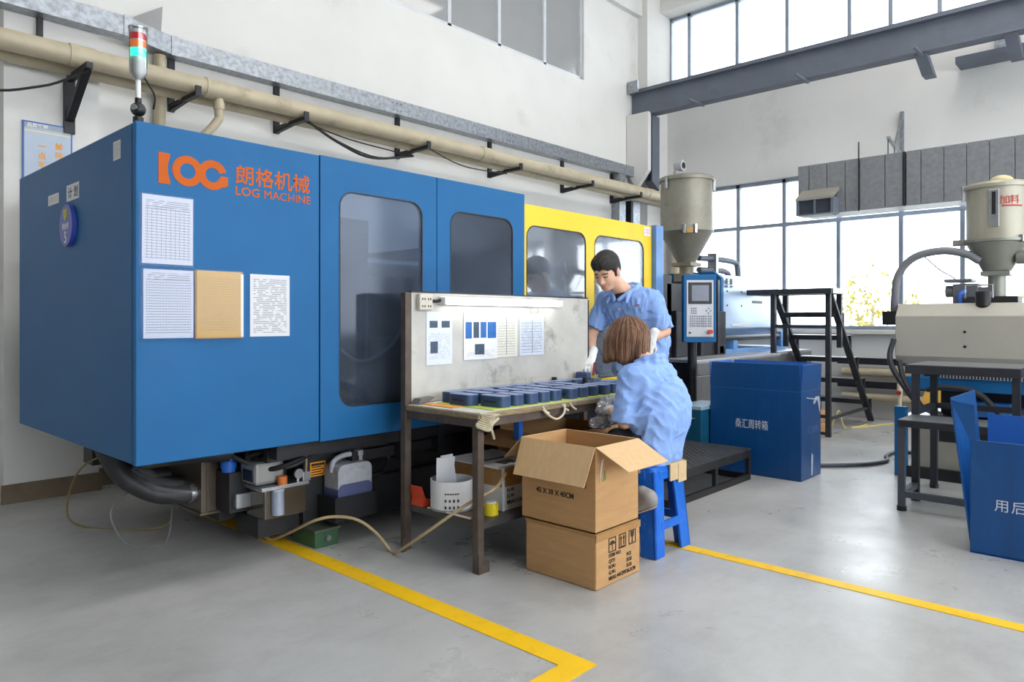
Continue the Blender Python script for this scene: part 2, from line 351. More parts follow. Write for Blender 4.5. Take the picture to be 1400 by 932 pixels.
# ================================================================ the blue injection moulding machine
MC = thing('injection_moulding_machine', 'long blue injection moulding machine with yellow safety door and orange lettering', 'machine', (3.5, 4.2, 0))
INNER = M('dark_cover_lining', S(62, 70, 82), .6, var=.12)
PANE = glass('smoked_polycarbonate', (.36, .42, .52), -.02, .08, haze=.14, haze_col=(.30, .38, .52))
PANEY = glass('hazed_polycarbonate', (.80, .86, .92), .10, .05, haze=.3, haze_col=(.55, .64, .78))  # pale blue haze stands in for reflected window brightness
F0, F1 = 3.30, 3.335
MB().box(1.166, 1.196, F1+.003, 5.175, .627, 2.12).build('end_cover', BLUE, MC, bevel=.006)
MB().box(1.168, 2.076, F0, F1, .622, 2.125).build('front_cover', BLUE, MC, bevel=.005)
def door(u0, u1, z0, z1, holes, mat, pm, y0=F0, y1=F1):
    r = [rrect(a, b, c, d, .085) for a, b, c, d in holes]
    o = MB().prism([(u0, z0), (u1, z0), (u1, z1), (u0, z1)], 'y', y0, y1, [list(reversed(q)) for q in r]).build('door', mat, MC)
    for q, (a, b, c, d) in zip(r, holes):
        MB().prism(rrect(a+.001, b-.001, c+.001, d-.001, .084), 'y', y0+.004, y0+.009).build('window_pane', pm, o)
        MB().prism(rrect(a-.002, b+.002, c-.002, d+.002, .087), 'y', y0-.002, y0+.003, [list(reversed(rrect(a+.005, b-.005, c+.005, d-.005, .081)))]).build('window_seal', BLACK, o)
door(2.082, 2.891, .618, 2.128, [(2.20, 2.78, .787, 1.957)], BLUE, PANE)
door(2.897, 3.697, .618, 2.128, [(3.007, 3.577, .787, 1.94)], BLUE, PANE)
yd0, yd1 = 3.345, 3.375
door(3.703, 5.412, .62, 2.075, [(3.77, 4.462, .80, 1.93), (4.576, 5.287, .80, 1.93)], YEL, PANEY, yd0, yd1)
MB().box(5.418, 5.54, 3.30, 3.52, .62, 2.085).build('platen_cover', M('pale_blue_enamel', S(96, 140, 196), .4), MC, bevel=.006)
MB().box(1.2, 3.72, 5.14, 5.17, .63, 2.12).build('rear_cover', INNER, MC)
MB().box(3.72, 5.5, 5.14, 5.17, .63, 1.0).build('rear_cover', INNER, MC)
# clamp unit seen through the windows
cu = MB()
for u0, u1, z1 in ((1.32, 1.58, 1.72), (2.35, 2.62, 1.78), (3.22, 3.6, 1.76)): cu.box(u0, u1, 3.62, 4.85, .62, z1)
cu.box(1.6, 2.35, 3.85, 4.6, .9, 1.25).box(2.62, 3.22, 3.9, 4.6, .8, 1.55).box(2.66, 3.1, 3.5, 3.75, .64, 1.15)
cu.build('clamp_unit', M('dark_cast_iron', S(58, 64, 74), .5, .2, var=.15), MC, bevel=.01)
MB().box(4.86, 5.36, 3.5, 4.95, .62, 1.95).build('fixed_platen', M('pale_machine_iron', S(158, 170, 190), .5, .1), MC, bevel=.01)
MB().box(3.85, 4.3, 3.75, 4.7, .75, 1.6).box(4.32, 4.7, 3.8, 4.65, .8, 1.55).build('mould', STEEL, MC, bevel=.008)
for y in (3.72, 4.74):
    for z in (.82, 1.6): MB().cyl((1.3, y, z), (5.3, y, z), .05, n=16).build('tie_bar', STEEL, MC, smooth=True)
MB().tube([(2.2, 3.5, 1.2), (2.45, 3.48, 1.02), (2.7, 3.48, 1.12), (2.9, 3.5, 1.4)], .012, 6).build('inner_hose', WHITE, MC, smooth=True)
# base
MB().box(2.15, 3.35, 3.66, 5.0, .07, .62).box(2.15, 2.36, 3.58, 3.66, .07, .61).build('base_frame', DARK, MC, bevel=.006)
MB().box(3.92, 5.92, 3.5, 5.0, .02, .62).build('base_frame', DARK, MC, bevel=.006)
MB().box(1.5, 3.9, 4.95, 5.12, .35, .62).build('base_frame', DARK, MC)
r = MB().box(1.9, 5.4, 3.42, 3.5, .53, .612).box(1.9, 5.4, 3.52, 3.56, .50, .60).box(2.4, 3.6, 3.47, 3.52, .44, .5)
for u in (2.7, 3.0, 3.3, 3.6): r.box(u, u+.05, 3.41, 3.6, .42, .61)
r.build('guide_rail', DARK, MC)
MB().box(2.38, 3.35, 3.60, 3.66, .07, .30).build('base_skirt', DARK, MC, bevel=.004)
for u, y in ((2.15, 3.46),):
    ft = MB().box(u, u+.15, y, y+.23, .0, .085).build('levelling_mount', M('green_enamel', S(52, 92, 62), .5, var=.15, dirt=S(50, 50, 44), dirt_amt=.6), MC, bevel=.004)
    MB().box(u-.008, u+.158, y-.008, y+.238, .085, .1).build('mount_lid', M('grimy_green', S(78, 88, 74), .6, dirt=S(50, 50, 44)), ft, bevel=.003)
    MB().cyl((u+.075, y-.022, .05), (u+.075, y+.003, .05), .017, n=6).build('mount_bolt', STEEL, ft)
MB().box(2.19, 2.29, 3.574, 3.578, .372, .452).build('warning_label', M('orange_label', S(238, 160, 30), .5, var=.05), MC, label='orange warning label')
for k in range(5):
    z = .439-k*.014; MB().box(2.197, 2.197+(.085 if k == 0 else .075-.012*(k % 2)), 3.572, 3.5745, z-.003 if k else z-.007, z+.003 if k else z+.007).build('label_line', INK, MC)
# lubricator with glass reservoir
lu = MB().box(1.86, 2.14, 3.50, 3.72, .355, .375).build('lubricator', STEEL, MC, bevel=.003)
MB().box(1.88, 2.13, 3.51, 3.71, .20, .355).build('oil_reservoir', M('brown_oil_tank', S(70, 62, 50), .15, var=.2, trans=0, coat=.6), lu, bevel=.01)
MB().box(1.85, 2.02, 3.55, 3.73, .378, .50).build('pump_housing', M('grey_cast_aluminium', S(150, 150, 148), .45, .4), lu, bevel=.02)
MB().box(1.845, 1.85, 3.58, 3.68, .40, .46).build('pump_display', M('dark_blue_display', S(24, 44, 66), .2), lu)
MB().cyl((1.99, 3.525, .375), (1.99, 3.525, .42), .026, n=14).build('filler_cap', M('orange_cap', S(206, 112, 50), .45), lu, smooth=True)
MB().cyl((1.95, 3.50, .225), (1.95, 3.50, .355), .034, n=16).build('sight_glass', M('sight_glass', S(150, 160, 180), .1, var=.1, coat=1), lu, smooth=True)
MB().cyl((2.08, 3.52, .42), (2.08, 3.505, .42), .027, n=16).cyl((2.08, 3.52, .375), (2.08, 3.52, .42), .008, n=8).build('pressure_gauge', STEEL, lu, smooth=True)
MB().box(2.10, 2.15, 3.5, 3.53, .375, .425).build('valve_block', STEEL, lu, bevel=.004)
MB().tube([(2.12, 3.51, .38), (2.12, 3.5, .47), (2.10, 3.48, .55), (2.06, 3.5, .61)], .006, 6).build('oil_line', M('amber_tube', S(150, 140, 110), .3), lu, smooth=True)
# hydraulic plate and valves below the overhanging end
hp = MB().box(1.70, 1.73, 3.86, 4.7, .21, .6).box(1.73, 1.80, 3.86, 3.9, .21, .5).box(1.69, 1.80, 3.85, 4.75, .2, .215).build('valve_plate', M('bronze_steel_plate', S(96, 86, 76), .4, .5, var=.15), MC, bevel=.003)
MB().box(1.80, 2.15, 3.86, 4.9, .15, .22).build('drip_pan', DARK, MC)
MB().box(1.9, 2.15, 3.62, 3.86, .08, .19).build('pump_stand', DARK, MC)
MB().box(1.78, 2.12, 3.70, 4.3, .22, .44).build('manifold', DARK, hp, bevel=.006)
MB().box(1.80, 1.90, 3.66, 3.74, .25, .33).build('valve_body', STEEL, hp, bevel=.006)
MB().box(1.90, 2.0, 3.655, 3.70, .26, .37).build('valve_flange', M('zinc_plate', S(170, 165, 155), .45, .5), hp, bevel=.004)
for x in (1.915, 1.985):
    for z in (.28, .35): MB().cyl((x, 3.645, z), (x, 3.656, z), .009, n=10).build('flange_bolt', BLACK, hp)
BLU2 = M('blue_coil_plastic', S(24, 96, 190), .4)
MB().cyl((1.80, 3.75, .44), (1.80, 3.75, .515), .035, n=14).cyl((1.80, 3.75, .46), (1.80, 3.75, .495), .042, n=14).build('solenoid_coil', BLU2, hp, smooth=True)
MB().cyl((1.95, 3.72, .47), (2.08, 3.70, .475), .028, n=14).build('solenoid_coil', BLU2, hp, smooth=True)
MB().cyl((1.50, 3.78, .57), (1.78, 3.70, .555), .05, n=18).cyl((1.76, 3.706, .556), (1.79, 3.697, .5545), .038, n=18).build('piston_housing', DARK, hp, smooth=True)
MB().cyl((1.79, 3.697, .5545), (1.80, 3.694, .554), .018, n=10).build('brass_plug', M('brass', S(190, 150, 70), .35, .6), hp, smooth=True)
MB().cyl((1.67, 3.95, .31), (1.71, 3.95, .31), .05, n=16).build('hose_flange', STEEL, hp, smooth=True)
HOSE = M('black_hydraulic_hose', S(44, 44, 48), .5, var=.3, scale=20)
for dy, dz, rr in ((0, 0, .05), (.16, .02, .055), (.33, .05, .05)):
    MB().tube([(1.30+dy*.2, 4.15+dy, .64), (1.36+dy*.2, 4.05+dy, .45+dz), (1.52, 3.98+dy, .33+dz), (1.70, 3.95+dy, .31+dz)], rr, 12).build('hydraulic_hose', HOSE, MC, smooth=True)
MB().tube([(1.42, 4.06, .46), (1.52, 3.99, .36), (1.69, 3.95, .31)], .062, 12).build('hose_sleeve', M('clear_plastic_wrap', S(110, 112, 114), .2, var=.3, scale=30, alpha=.25), MC, smooth=True)
for pts in ([(1.7, 3.75, .6), (1.9, 3.62, .47), (2.1, 3.56, .46), (2.3, 3.57, .58)], [(1.88, 3.68, .5), (1.93, 3.56, .46), (2.05, 3.5, .49), (2.3, 3.5, .57)],
            [(1.85, 3.66, .52), (2.0, 3.6, .55), (2.2, 3.55, .52), (2.5, 3.52, .56)], [(1.9, 3.70, .6), (1.86, 3.66, .52), (1.92, 3.6, .43), (2.05, 3.62, .38)], [(2.62, 3.55, .5), (2.68, 3.5, .42), (2.66, 3.55, .33), (2.6, 3.6, .3)]):
    MB().tube(pts, .014, 8).build('cable', BLACK, MC, smooth=True)
# tray that carries the jerrycan
jt = MB().box(2.24, 2.52, 3.40, 3.405, .14, .27).box(2.24, 2.245, 3.405, 3.60, .14, .27).box(2.515, 2.52, 3.405, 3.60, .14, .27).box(2.24, 2.52, 3.4, 3.6, .135, .14)
jt.build('jerrycan_tray', DARK, MC)
# logo and lettering
OR = M('orange_vinyl', S(194, 92, 24), .6, var=.05, spec=.2)
lg = [(1.263, 1.867), (1.313, 1.865)]+[(1.313-.011*math.sin(math.pi*k/8), 1.880+.11*k/8) for k in range(9)]+[(1.312, 2.003), (1.263, 2.005)]
logo = MB().prism(lg, 'y', F0-.002, F0-.0003)
def ring(c, z, R, r, a0, a1, n=40):
    p = [(c+R*math.cos(a0+(a1-a0)*k/n), z+R*math.sin(a0+(a1-a0)*k/n)) for k in range(n+1)]+[(c+r*math.cos(a1+(a0-a1)*k/n), z+r*math.sin(a1+(a0-a1)*k/n)) for k in range(n+1)]
    return p
logo.prism([(1.391+.069*math.cos(t*math.pi/24), 1.937+.069*math.sin(t*math.pi/24)) for t in range(48)], 'y', F0-.002, F0-.0003,
           [[(1.391+.035*math.cos(-t*math.pi/24), 1.937+.035*math.sin(-t*math.pi/24)) for t in range(48)]])
logo.prism(ring(1.506, 1.936, .069, .034, math.radians(18), math.radians(338)), 'y', F0-.0022, F0-.0005)
logo.prism([(1.535, 1.914), (1.545, 1.936), (1.580, 1.936), (1.580, 1.895), (1.558, 1.882)], 'y', F0-.0023, F0-.0006)
logo.build('logo', OR, MC, label='orange round-lettered logo')
text('朗格机械', .098, (1.618, F0-.0004, 1.922), (1, 0, 0), (0, 0, 1), OR, MC, 'lettering', .0008, .0012, width=.40)
text('LOG', .058, (1.618, F0-.0004, 1.860), (1, 0, 0), (0, 0, 1), OR, MC, 'lettering', .0008, .0007, width=.122)
text('MACHINE', .058, (1.765, F0-.0004, 1.860), (1, 0, 0), (0, 0, 1), OR, MC, 'lettering', .0008, 0, width=.258)
# stickers on the end cover and the yellow door
sheet('sticker', paper('sticker_print', S(205, 205, 205), 0, 0, textamt=.7, text=(.1, .9)), MC, (1.1655, 3.56, 1.985), (0, -1, 0), (0, 0, 1), .09, .085, .001)
sheet('sticker', paper('tag_print', S(216, 214, 210), 0, 0, textamt=.6, text=(.2, .8)), MC, (1.1655, 4.57, 1.887), (0, -1, 0), (0, 0, 1), .19, .055, .001)
st = sheet('sticker', PAPER, MC, (1.1655, 4.245, 1.875), (0, -1, 0), (0, 0, 1), .2, .083, .001)
text('计 划', .06, (1.1642, 4.22, 1.893), (0, -1, 0), (0, 0, 1), M('grey_ink', S(90, 90, 92), .7), st, 'lettering', .0003, .001, width=.16)
sheet('sticker', paper('door_sticker', S(226, 222, 224), 3, 2, textamt=.5, text=(.1, .9), ink=S(180, 60, 60)), MC, (5.29, yd0-.002, 1.985), (1, 0, 0), (0, 0, 1), .10, .075, .001)
# signal tower
tw = MB().cyl((1.215, 3.4, 2.118), (1.215, 3.4, 2.165), .022, n=16).ball((1.215, 3.4, 2.20), .032, 16, 10).cyl((1.215, 3.4, 2.22), (1.215, 3.4, 2.25), .014, n=14)
tw = tw.build('signal_tower', BLACK, MC, smooth=True, label='signal tower with red, orange and green lenses')
MB().cyl((1.19, 3.375, 2.2), (1.183, 3.368, 2.2), .013, n=12).build('clamp_screw', STEEL, tw, smooth=True)
MB().cyl((1.215, 3.4, 2.245), (1.215, 3.4, 2.345), .011, n=12).build('pole', WHITE, tw, smooth=True)
MB().lathe([(.012, 2.335), (.026, 2.35), (.033, 2.365), (.033, 2.43)], (1.215, 3.4, 0), 20).build('lamp_body', WHITE, tw, smooth=True)
for z0, z1, n_, c, e in ((2.432, 2.468, 'green_lens', S(40, 220, 170), 1.6), (2.472, 2.503, 'orange_lens', S(236, 120, 20), .35), (2.507, 2.536, 'red_lens', S(200, 16, 34), .25)):
    MB().cyl((1.215, 3.4, z0), (1.215, 3.4, z1), .032, n=20).build(n_, M(n_+'_plastic', c, .2, var=.05, emit=e), tw, smooth=True)
MB().lathe([(.034, 2.468), (.034, 2.472)], (1.215, 3.4, 0), 20).lathe([(.034, 2.503), (.034, 2.507)], (1.215, 3.4, 0), 20).lathe([(.034, 2.536), (.030, 2.553), (.012, 2.558)], (1.215, 3.4, 0), 20).build('lens_ring', WHITE, tw, smooth=True)
MB().lathe([(.012, 2.33), (.036, 2.36), (.038, 2.54), (.041, 2.565), (.028, 2.568)], (1.215, 3.4, 0), 14).build('plastic_bag_cover', glass('thin_clear_bag', (.9, .92, .94), .08, .15), tw, smooth=True)
# ---------------------------------------------------------------- injection side: base, unit, control panel, hopper
MB().box(5.94, 7.82, 3.22, 5.1, .0, .86).box(7.82, 9.25, 3.39, 5.1, .0, .86).build('injection_base', DARK, MC, bevel=.005)
MB().box(5.955, 7.82, 3.20, 3.218, .06, .74).box(5.955, 7.82, 3.196, 3.218, .745, .86).box(7.825, 9.25, 3.372, 3.388, .06, .86).build('base_panel', M('stainless_panel', S(150, 152, 156), .3, .75, var=.1, scale=4, stretch=(6, 1, 1)), MC, bevel=.003)
MB().box(5.93, 7.83, 3.19, 5.1, .862, .89).box(7.83, 9.25, 3.365, 5.1, .862, .89).build('base_deck', M('worn_steel_deck', S(188, 190, 196), .35, .5, var=.15, dirt=S(120, 140, 170), dirt_amt=.4), MC, bevel=.003)
MB().box(6.2, 7.25, 3.55, 4.6, .89, 1.35).box(6.1, 6.5, 3.6, 4.4, 1.2, 1.62).box(5.6, 6.2, 3.6, 4.6, .62, 1.7).build('nozzle_carriage', DARK, MC, bevel=.01)
j = MB().cyl((6.3, 4.0, 1.42), (8.4, 4.0, 1.42), .16, n=20).cyl((6.7, 3.62, 1.06), (8.9, 3.62, 1.06), .035, n=12).cyl((6.7, 4.4, 1.06), (8.9, 4.4, 1.06), .035, n=12)
j.box(6.6, 6.66, 3.5, 4.5, .9, 1.6).box(7.0, 7.05, 3.52, 4.5, .9, 1.68)
j.build('barrel', M('dark_barrel_steel', S(60, 62, 68), .4, .6), MC, smooth=True)
UC0, UC1 = 7.36, 8.92
cv = MB().prism([(3.66, 1.16), (3.66, 1.70), (3.74, 1.77), (4.26, 1.77), (4.34, 1.70), (4.34, 1.16), (4.2, 1.02), (3.80, 1.02)], 'x', UC0, UC1)
ic = cv.build('injection_cover', M('pale_blue_steel_cover', S(178, 198, 226), .32, .35, var=.06, scale=3), MC, bevel=.012)
MB().prism([(3.63, 1.14), (3.63, 1.72), (3.72, 1.79), (4.28, 1.79), (4.37, 1.72), (4.37, 1.14), (4.2, 1.0), (3.80, 1.0)], 'x', 7.30, 7.36).build('cover_end_plate', BLUE, ic, bevel=.006)
MB().box(8.15, 8.42, 3.655, 3.66, 1.455, 1.485).build('cover_slot', BLACK, ic)
MB().box(7.6, 8.1, 3.652, 3.66, 1.19, 1.215).build('name_plate', WHITE, ic)
for u in (7.5, 7.86):
    for z in (1.42, 1.58): MB().cyl((u, 3.655, z), (u, 3.662, z), .012, n=8).build('screw_hole', BLACK, ic)
for u in (7.47, 7.58):
    MB().cyl((u, 3.64, 1.655), (u, 3.64, 1.72), .022, n=12).cyl((u, 3.64, 1.62), (u, 3.64, 1.645), .026, n=12).build('grease_fitting', STEEL, ic, smooth=True)
MB().box(6.7, 9.0, 3.6, 4.4, .89, .935).box(7.5, 7.6, 3.58, 3.7, .93, 1.03).box(8.8, 8.9, 3.58, 3.7, .93, 1.12).box(7.1, 7.2, 3.55, 3.6, .9, .98).build('carriage_rail', M('sky_blue_rail', S(120, 170, 226), .35, .2), MC, bevel=.004)
# control panel on its post, turned to the operator
pa = math.radians(-49); R3 = Matrix.Rotation(pa, 3, 'Z'); pc = Vector((5.80, 3.10, 1.36))
def on(c, size): return MB().obox(pc+R3@Vector(c), size, R3)
cp = on((0, 0, 0), (.285, .10, .60)).build('control_panel', BLUE, MC, bevel=.006)
on((0, -.052, .0), (.235, .006, .50)).build('panel_plate', M('grey_keypad_plate', S(196, 198, 204), .4), cp, bevel=.002)
on((0, -.058, .135), (.205, .008, .19)).build('screen_bezel', BLACK, cp, bevel=.003)
on((0, -.0625, .135), (.15, .003, .14)).build('screen', M('dim_screen', S(70, 82, 104), .15, var=.1), cp)
KEY = M('key_caps', S(118, 124, 138), .5)
for gx, gy, nx, ny in ((-.075, .0, 3, 3), (.055, -.0, 3, 3), (-.085, -.07, 3, 5), (-.025, -.07, 3, 5), (.03, -.07, 2, 5), (.075, -.07, 2, 5)):
    for i in range(nx):
        for k in range(ny):
            if gx == .055 and (i+k) % 2 == 0: continue
            on((gx+i*.019, -.0565, gy-k*.021), (.012, .005, .012)).build('key', KEY, cp)
c0 = pc+R3@Vector((.085, -.055, -.205)); n0 = R3@Vector((0, -1, 0))
MB().cyl(c0, c0+n0*.02, .02, n=16).build('button_collar', M('orange_collar', S(236, 140, 30), .4), cp, smooth=True)
MB().cyl(c0+n0*.02, c0+n0*.045, .019, n=16).build('emergency_button', M('red_button', S(206, 40, 26), .4), cp, smooth=True)
c1 = pc+R3@Vector((-.09, -.055, -.215)); MB().cyl(c1, c1+n0*.008, .009, n=10).build('key_switch', BLACK, cp)
MB().box(5.82, 5.88, 3.16, 3.22, .86, 1.08).cyl((5.85, 3.19, .0), (5.85, 3.19, 1.08), .04, n=14).build('panel_post', BLACK, MC, smooth=True)
# hopper of the blue machine
HX, HY = 7.2, 4.0
HG = M('dusty_hopper_steel', S(150, 146, 134), .5, .35, var=.18, scale=5, dirt=S(84, 82, 74), dirt_amt=.75, dirt_scale=5)
hop = MB().lathe([(.27, 2.235), (.285, 2.25), (.283, 2.80), (.27, 2.80)], (HX, HY, 0), 36).build('hopper', HG, MC, smooth=True, label='large dusty grey steel material hopper')
MB().lathe([(.30, 2.795), (.302, 2.83), (.285, 2.845), (.15, 2.86), (.0, 2.862)], (HX, HY, 0), 36).build('hopper_lid', HG, hop, smooth=True)
MB().lathe([(.085, 1.90), (.10, 1.90), (.285, 2.225), (.298, 2.235), (.298, 2.255), (.27, 2.255)], (HX, HY, 0), 36).build('hopper_cone', HG, hop, smooth=True)
MB().cyl((HX, HY, 1.76), (HX, HY, 1.91), .075, n=16).box(HX-.12, HX+.12, HY-.12, HY+.12, 1.855, 1.895).box(HX-.1, HX+.1, HY-.1, HY+.1, 1.56, 1.77).build('hopper_throat', M('grimy_throat', S(140, 132, 112), .5, .3, var=.2), hop, smooth=True)
d = Vector((-.9, -.5, 0)).normalized()
for ang, z0, z1 in ((205, 2.20, 2.28), (228, 2.20, 2.28)):
    q = Vector((HX+.30*math.cos(math.radians(ang)), HY+.30*math.sin(math.radians(ang)), 0)); MB().obox((q.x, q.y, 2.245), (.04, .03, .10), Matrix.Rotation(math.radians(ang), 3, 'Z')).build('clamp', STEEL, hop, bevel=.004)
q = (HX+.30*math.cos(math.radians(216)), HY+.30*math.sin(math.radians(216))); MB().obox((*q, 2.225), (.02, .07, .05), Matrix.Rotation(math.radians(216), 3, 'Z')).build('clamp_label', M('amber_label', S(196, 150, 80), .5), hop)
for ang in (-52, 165):
    q = (HX+.305*math.cos(math.radians(ang)), HY+.305*math.sin(math.radians(ang))); MB().obox((*q, 2.76), (.03, .03, .12), Matrix.Rotation(math.radians(ang), 3, 'Z')).build('lid_latch', STEEL, hop, bevel=.004)
MB().cyl((HX-.17, HY+.02, 2.85), (HX-.17, HY+.02, 2.90), .04, n=12).cyl((HX-.17, HY+.03, 2.95), (HX-.17, HY-.06, 2.95), .06, n=16).build('lid_fan', M('grey_fan', S(170, 172, 176), .5), hop, smooth=True)
MB().cyl((HX-.17, HY-.06, 2.95), (HX-.17, HY-.066, 2.95), .035, n=16).build('fan_grille', BLACK, hop, smooth=True)
for k, (z, ex) in enumerate(((1.95, 1.0), (1.82, .8))):
    MB().tube([(HX+.1, HY-.1, z), (HX+.5, HY-.12, z+.01), (HX+ex-.1, HY-.13, z), (HX+ex, HY-.13, z-.06), (HX+ex+.02, HY-.13, 1.70)], .033, 10).build('air_hose', M('grey_rubber_hose', S(92, 98, 110), .5), hop, smooth=True)
MB().box(HX+.38, HX+.43, HY-.17, HY-.06, 1.72, 2.02).build('hose_clip', STEEL, hop)
# ================================================================ papers, badge and sign
SLEEVE = glass('clear_sleeve', (.97, .97, .98), -.035, .07)
FORM1 = paper('ruled_form', S(206, 211, 226), 24, 11, textamt=.7, text=(.78, .93), grid=(.05, .95, .06, .84), line=.11)
FORM2 = paper('ruled_check_sheet', S(200, 207, 224), 26, 18, textamt=.7, text=(.84, .95), grid=(.05, .95, .07, .86), line=.12)
FORM3 = paper('typed_notice', S(206, 207, 212), 0, 0, textamt=.75, text=(.06, .93))
FORMY = paper('amber_form', S(206, 166, 84), 26, 20, ink=S(120, 96, 50), textamt=.25, text=(.08, .5), grid=(.04, .98, .1, .9), line=.07)
def pinned(name, label, mat, u, z, w, h, y=F0, sleeve=True, tilt=0, **kw):
    t = thing(name, label, 'paper', (u+w/2, y-.001, z))
    x = (math.cos(tilt), 0, math.sin(tilt)); yy = (-math.sin(tilt), 0, math.cos(tilt))
    sheet('sheet', mat, t, (u, y-.0012, z), x, yy, w, h, .002)
    if sleeve: sheet('sleeve', SLEEVE, t, (u-.012, y-.0045, z-.012), x, yy, w+.017, h+.018, .0008)
    return t
pinned('record_sheet', 'white ruled record sheet in a clear sleeve below the orange round logo', FORM1, 1.193, 1.508, .22, .303, tilt=-.004)
pinned('record_sheet', 'white check sheet with a fine grid, beside the amber form on the blue cover', FORM2, 1.199, 1.178, .217, .305)
am = pinned('amber_form', 'amber form in a thick glossy folder on the blue cover', FORMY, 1.428, 1.177, .212, .31, y=F0-.008)
MB().box(1.423, 1.652, F0-.007, F0-.001, 1.173, 1.488).build('backing_card', M('amber_card', S(190, 140, 60), .6), am)
MB().box(1.636, 1.654, F0-.0085, F0-.0072, 1.178, 1.478).build('white_edge', PAPER, am)
pinned('notice', 'white typed notice hanging alone right of the amber form', FORM3, 1.690, 1.178, .212, .305, sleeve=False)
bd = thing('number_badge', 'blue oval badge with the white number 5 on the end cover', 'badge', (1.16, 4.18, 1.64))
el = [(4.18+.105*math.cos(t*math.pi/20), 1.745+.108*math.sin(t*math.pi/20)) for t in range(40)]
MB().prism(el, 'x', 1.142, 1.165).build('badge_plate', M('badge_blue', S(54, 74, 176), .35, var=.1), bd, bevel=.004)
MB().prism([(4.15, 1.83), (4.215, 1.825), (4.205, 1.79), (4.18, 1.765), (4.16, 1.79)], 'x', 1.139, 1.1425).build('badge_window', M('badge_yellow', S(186, 178, 50), .5), bd)
text('5', .085, (1.1418, 4.205, 1.655), (0, -1, 0), (0, 0, 1), WHITE, bd, 'numeral', .0005, .0015)
text('机台号', .035, (1.1418, 4.235, 1.728), (0, -1, 0), (0, 0, 1), WHITE, bd, 'lettering', .0005, .0005)
# poster on the pilaster
po = thing('wall_poster', 'blue-framed pale poster with orange characters on the wall pilaster', 'poster', (1.49, 5.85, 2.0))
MB().box(1.335, 1.64, 5.845, 5.858, 1.95, 2.645).build('poster_frame', M('poster_blue', S(40, 98, 176), .4), po)
sheet('poster_sheet', M('poster_sky', S(176, 190, 208), .4, var=.08, scale=4), po, (1.345, 5.8448, 1.96), (1, 0, 0), (0, 0, 1), .285, .675, .001)
MB().box(1.345, 1.63, 5.842, 5.8436, 2.60, 2.635).build('poster_band', M('poster_band_grey', S(150, 162, 178), .4), po)
MB().box(1.345, 1.63, 5.842, 5.8436, 2.572, 2.582).build('poster_rule', M('poster_rule_cream', S(226, 214, 176), .4), po)
text('品质管理', .032, (1.36, 5.8415, 2.606), (1, 0, 0), (0, 0, 1), WHITE, po, 'lettering', .0004, .0006)
PO = M('poster_orange', S(236, 164, 60), .5)
for col_, x in (('检验到位', 1.53), ('一点不漏', 1.425)):
    for k, ch in enumerate(col_): text(ch, .052, (x, 5.8415, 2.475-k*.066-(.015 if x < 1.5 else 0)), (1, 0, 0), (0, 0, 1), PO, po, 'lettering', .0004, .0012)
# ================================================================ wall services
tr = MB()
path = [(-4.5, 5.72), (1.95, 5.72), (2.35, 5.86), (9.2, 5.86)]
def ribbon(mb, pts, off0, off1, z0, z1):
    for (a, b) in zip(pts[:-1], pts[1:]):
        p = [(a[0], a[1]+off0), (b[0], b[1]+off0), (b[0], b[1]+off1), (a[0], a[1]+off1)]; mb.prism(p, 'z', z0, z1)
ribbon(tr, path, 0, .004, 3.375, 3.52); ribbon(tr, path, .004, .135, 3.375, 3.379)
ct = tr.build('cable_tray', GALV, label='galvanised steel cable trunking running along the left wall', cat='cable tray')
for u in (4.55, 6.25, 8.05):
    for k in range(6):
        MB().cyl((u+.05*(k % 3), 5.8585, 3.41+.075*(k//3)), (u+.05*(k % 3), 5.8605, 3.41+.075*(k//3)), .007, n=6).build('rivet', BLACK, ct)
for u in (1.95, 2.35):
    y = 5.72 if u < 2.1 else 5.86
    MB().box(u-.006, u+.05, y-.006, y-.001, 3.37, 3.525).build('joint_plate', GALV, ct)
def pipe_run(name, label, y, z, r, x0=-4.5, x1=9.86):
    t = thing(name, label, 'pipe', (2.5, y, z))
    MB().cyl((x0, y, z), (x1, y, z), r, n=24).build('pipe_body', PIPE, t, smooth=True)
    return t
pb = pipe_run('service_pipe', 'thick cream service pipe carried on black wall brackets', 5.58, 3.085, .07)
pb2 = pipe_run('service_pipe', 'thinner cream pipe running behind the thick pipe', 5.76, 3.045, .05)
for x in (1.54, 2.48, 5.52, 8.9): MB().cyl((x, 5.58, 3.085), (x+.16, 5.58, 3.085), .077, n=24).build('pipe_coupling', PIPE, pb, smooth=True)
dp = thing('drain_pipe', 'bent cream drop pipe below the thick service pipe', 'pipe', (2.95, 5.6, 2.2))
MB().tube([(2.60, 5.58, 3.02), (2.60, 5.58, 2.9), (2.60, 5.585, 2.86), (2.55, 5.60, 2.78), (2.48, 5.63, 2.68), (2.44, 5.64, 2.5), (2.44, 5.64, 2.2)], .035, 12, 4).build('pipe_body', PIPE, dp, smooth=True)
MB().cyl((2.60, 5.58, 2.93), (2.60, 5.58, 2.99), .042, n=14).build('pipe_collar', PIPE, dp, smooth=True)
dp = thing('drain_pipe', 'straight cream riser pipe clipped to the wall behind the signal tower', 'pipe', (2.28, 5.93, .13))
MB().cyl((2.28, 5.93, .13), (2.28, 5.93, 3.365), .045, n=14).build('pipe_body', PIPE, dp, smooth=True)
for z in (2.7, 3.1): MB().cyl((2.28, 5.93, z), (2.28, 5.93, z+.05), .052, n=14).build('pipe_collar', PIPE, dp, smooth=True)
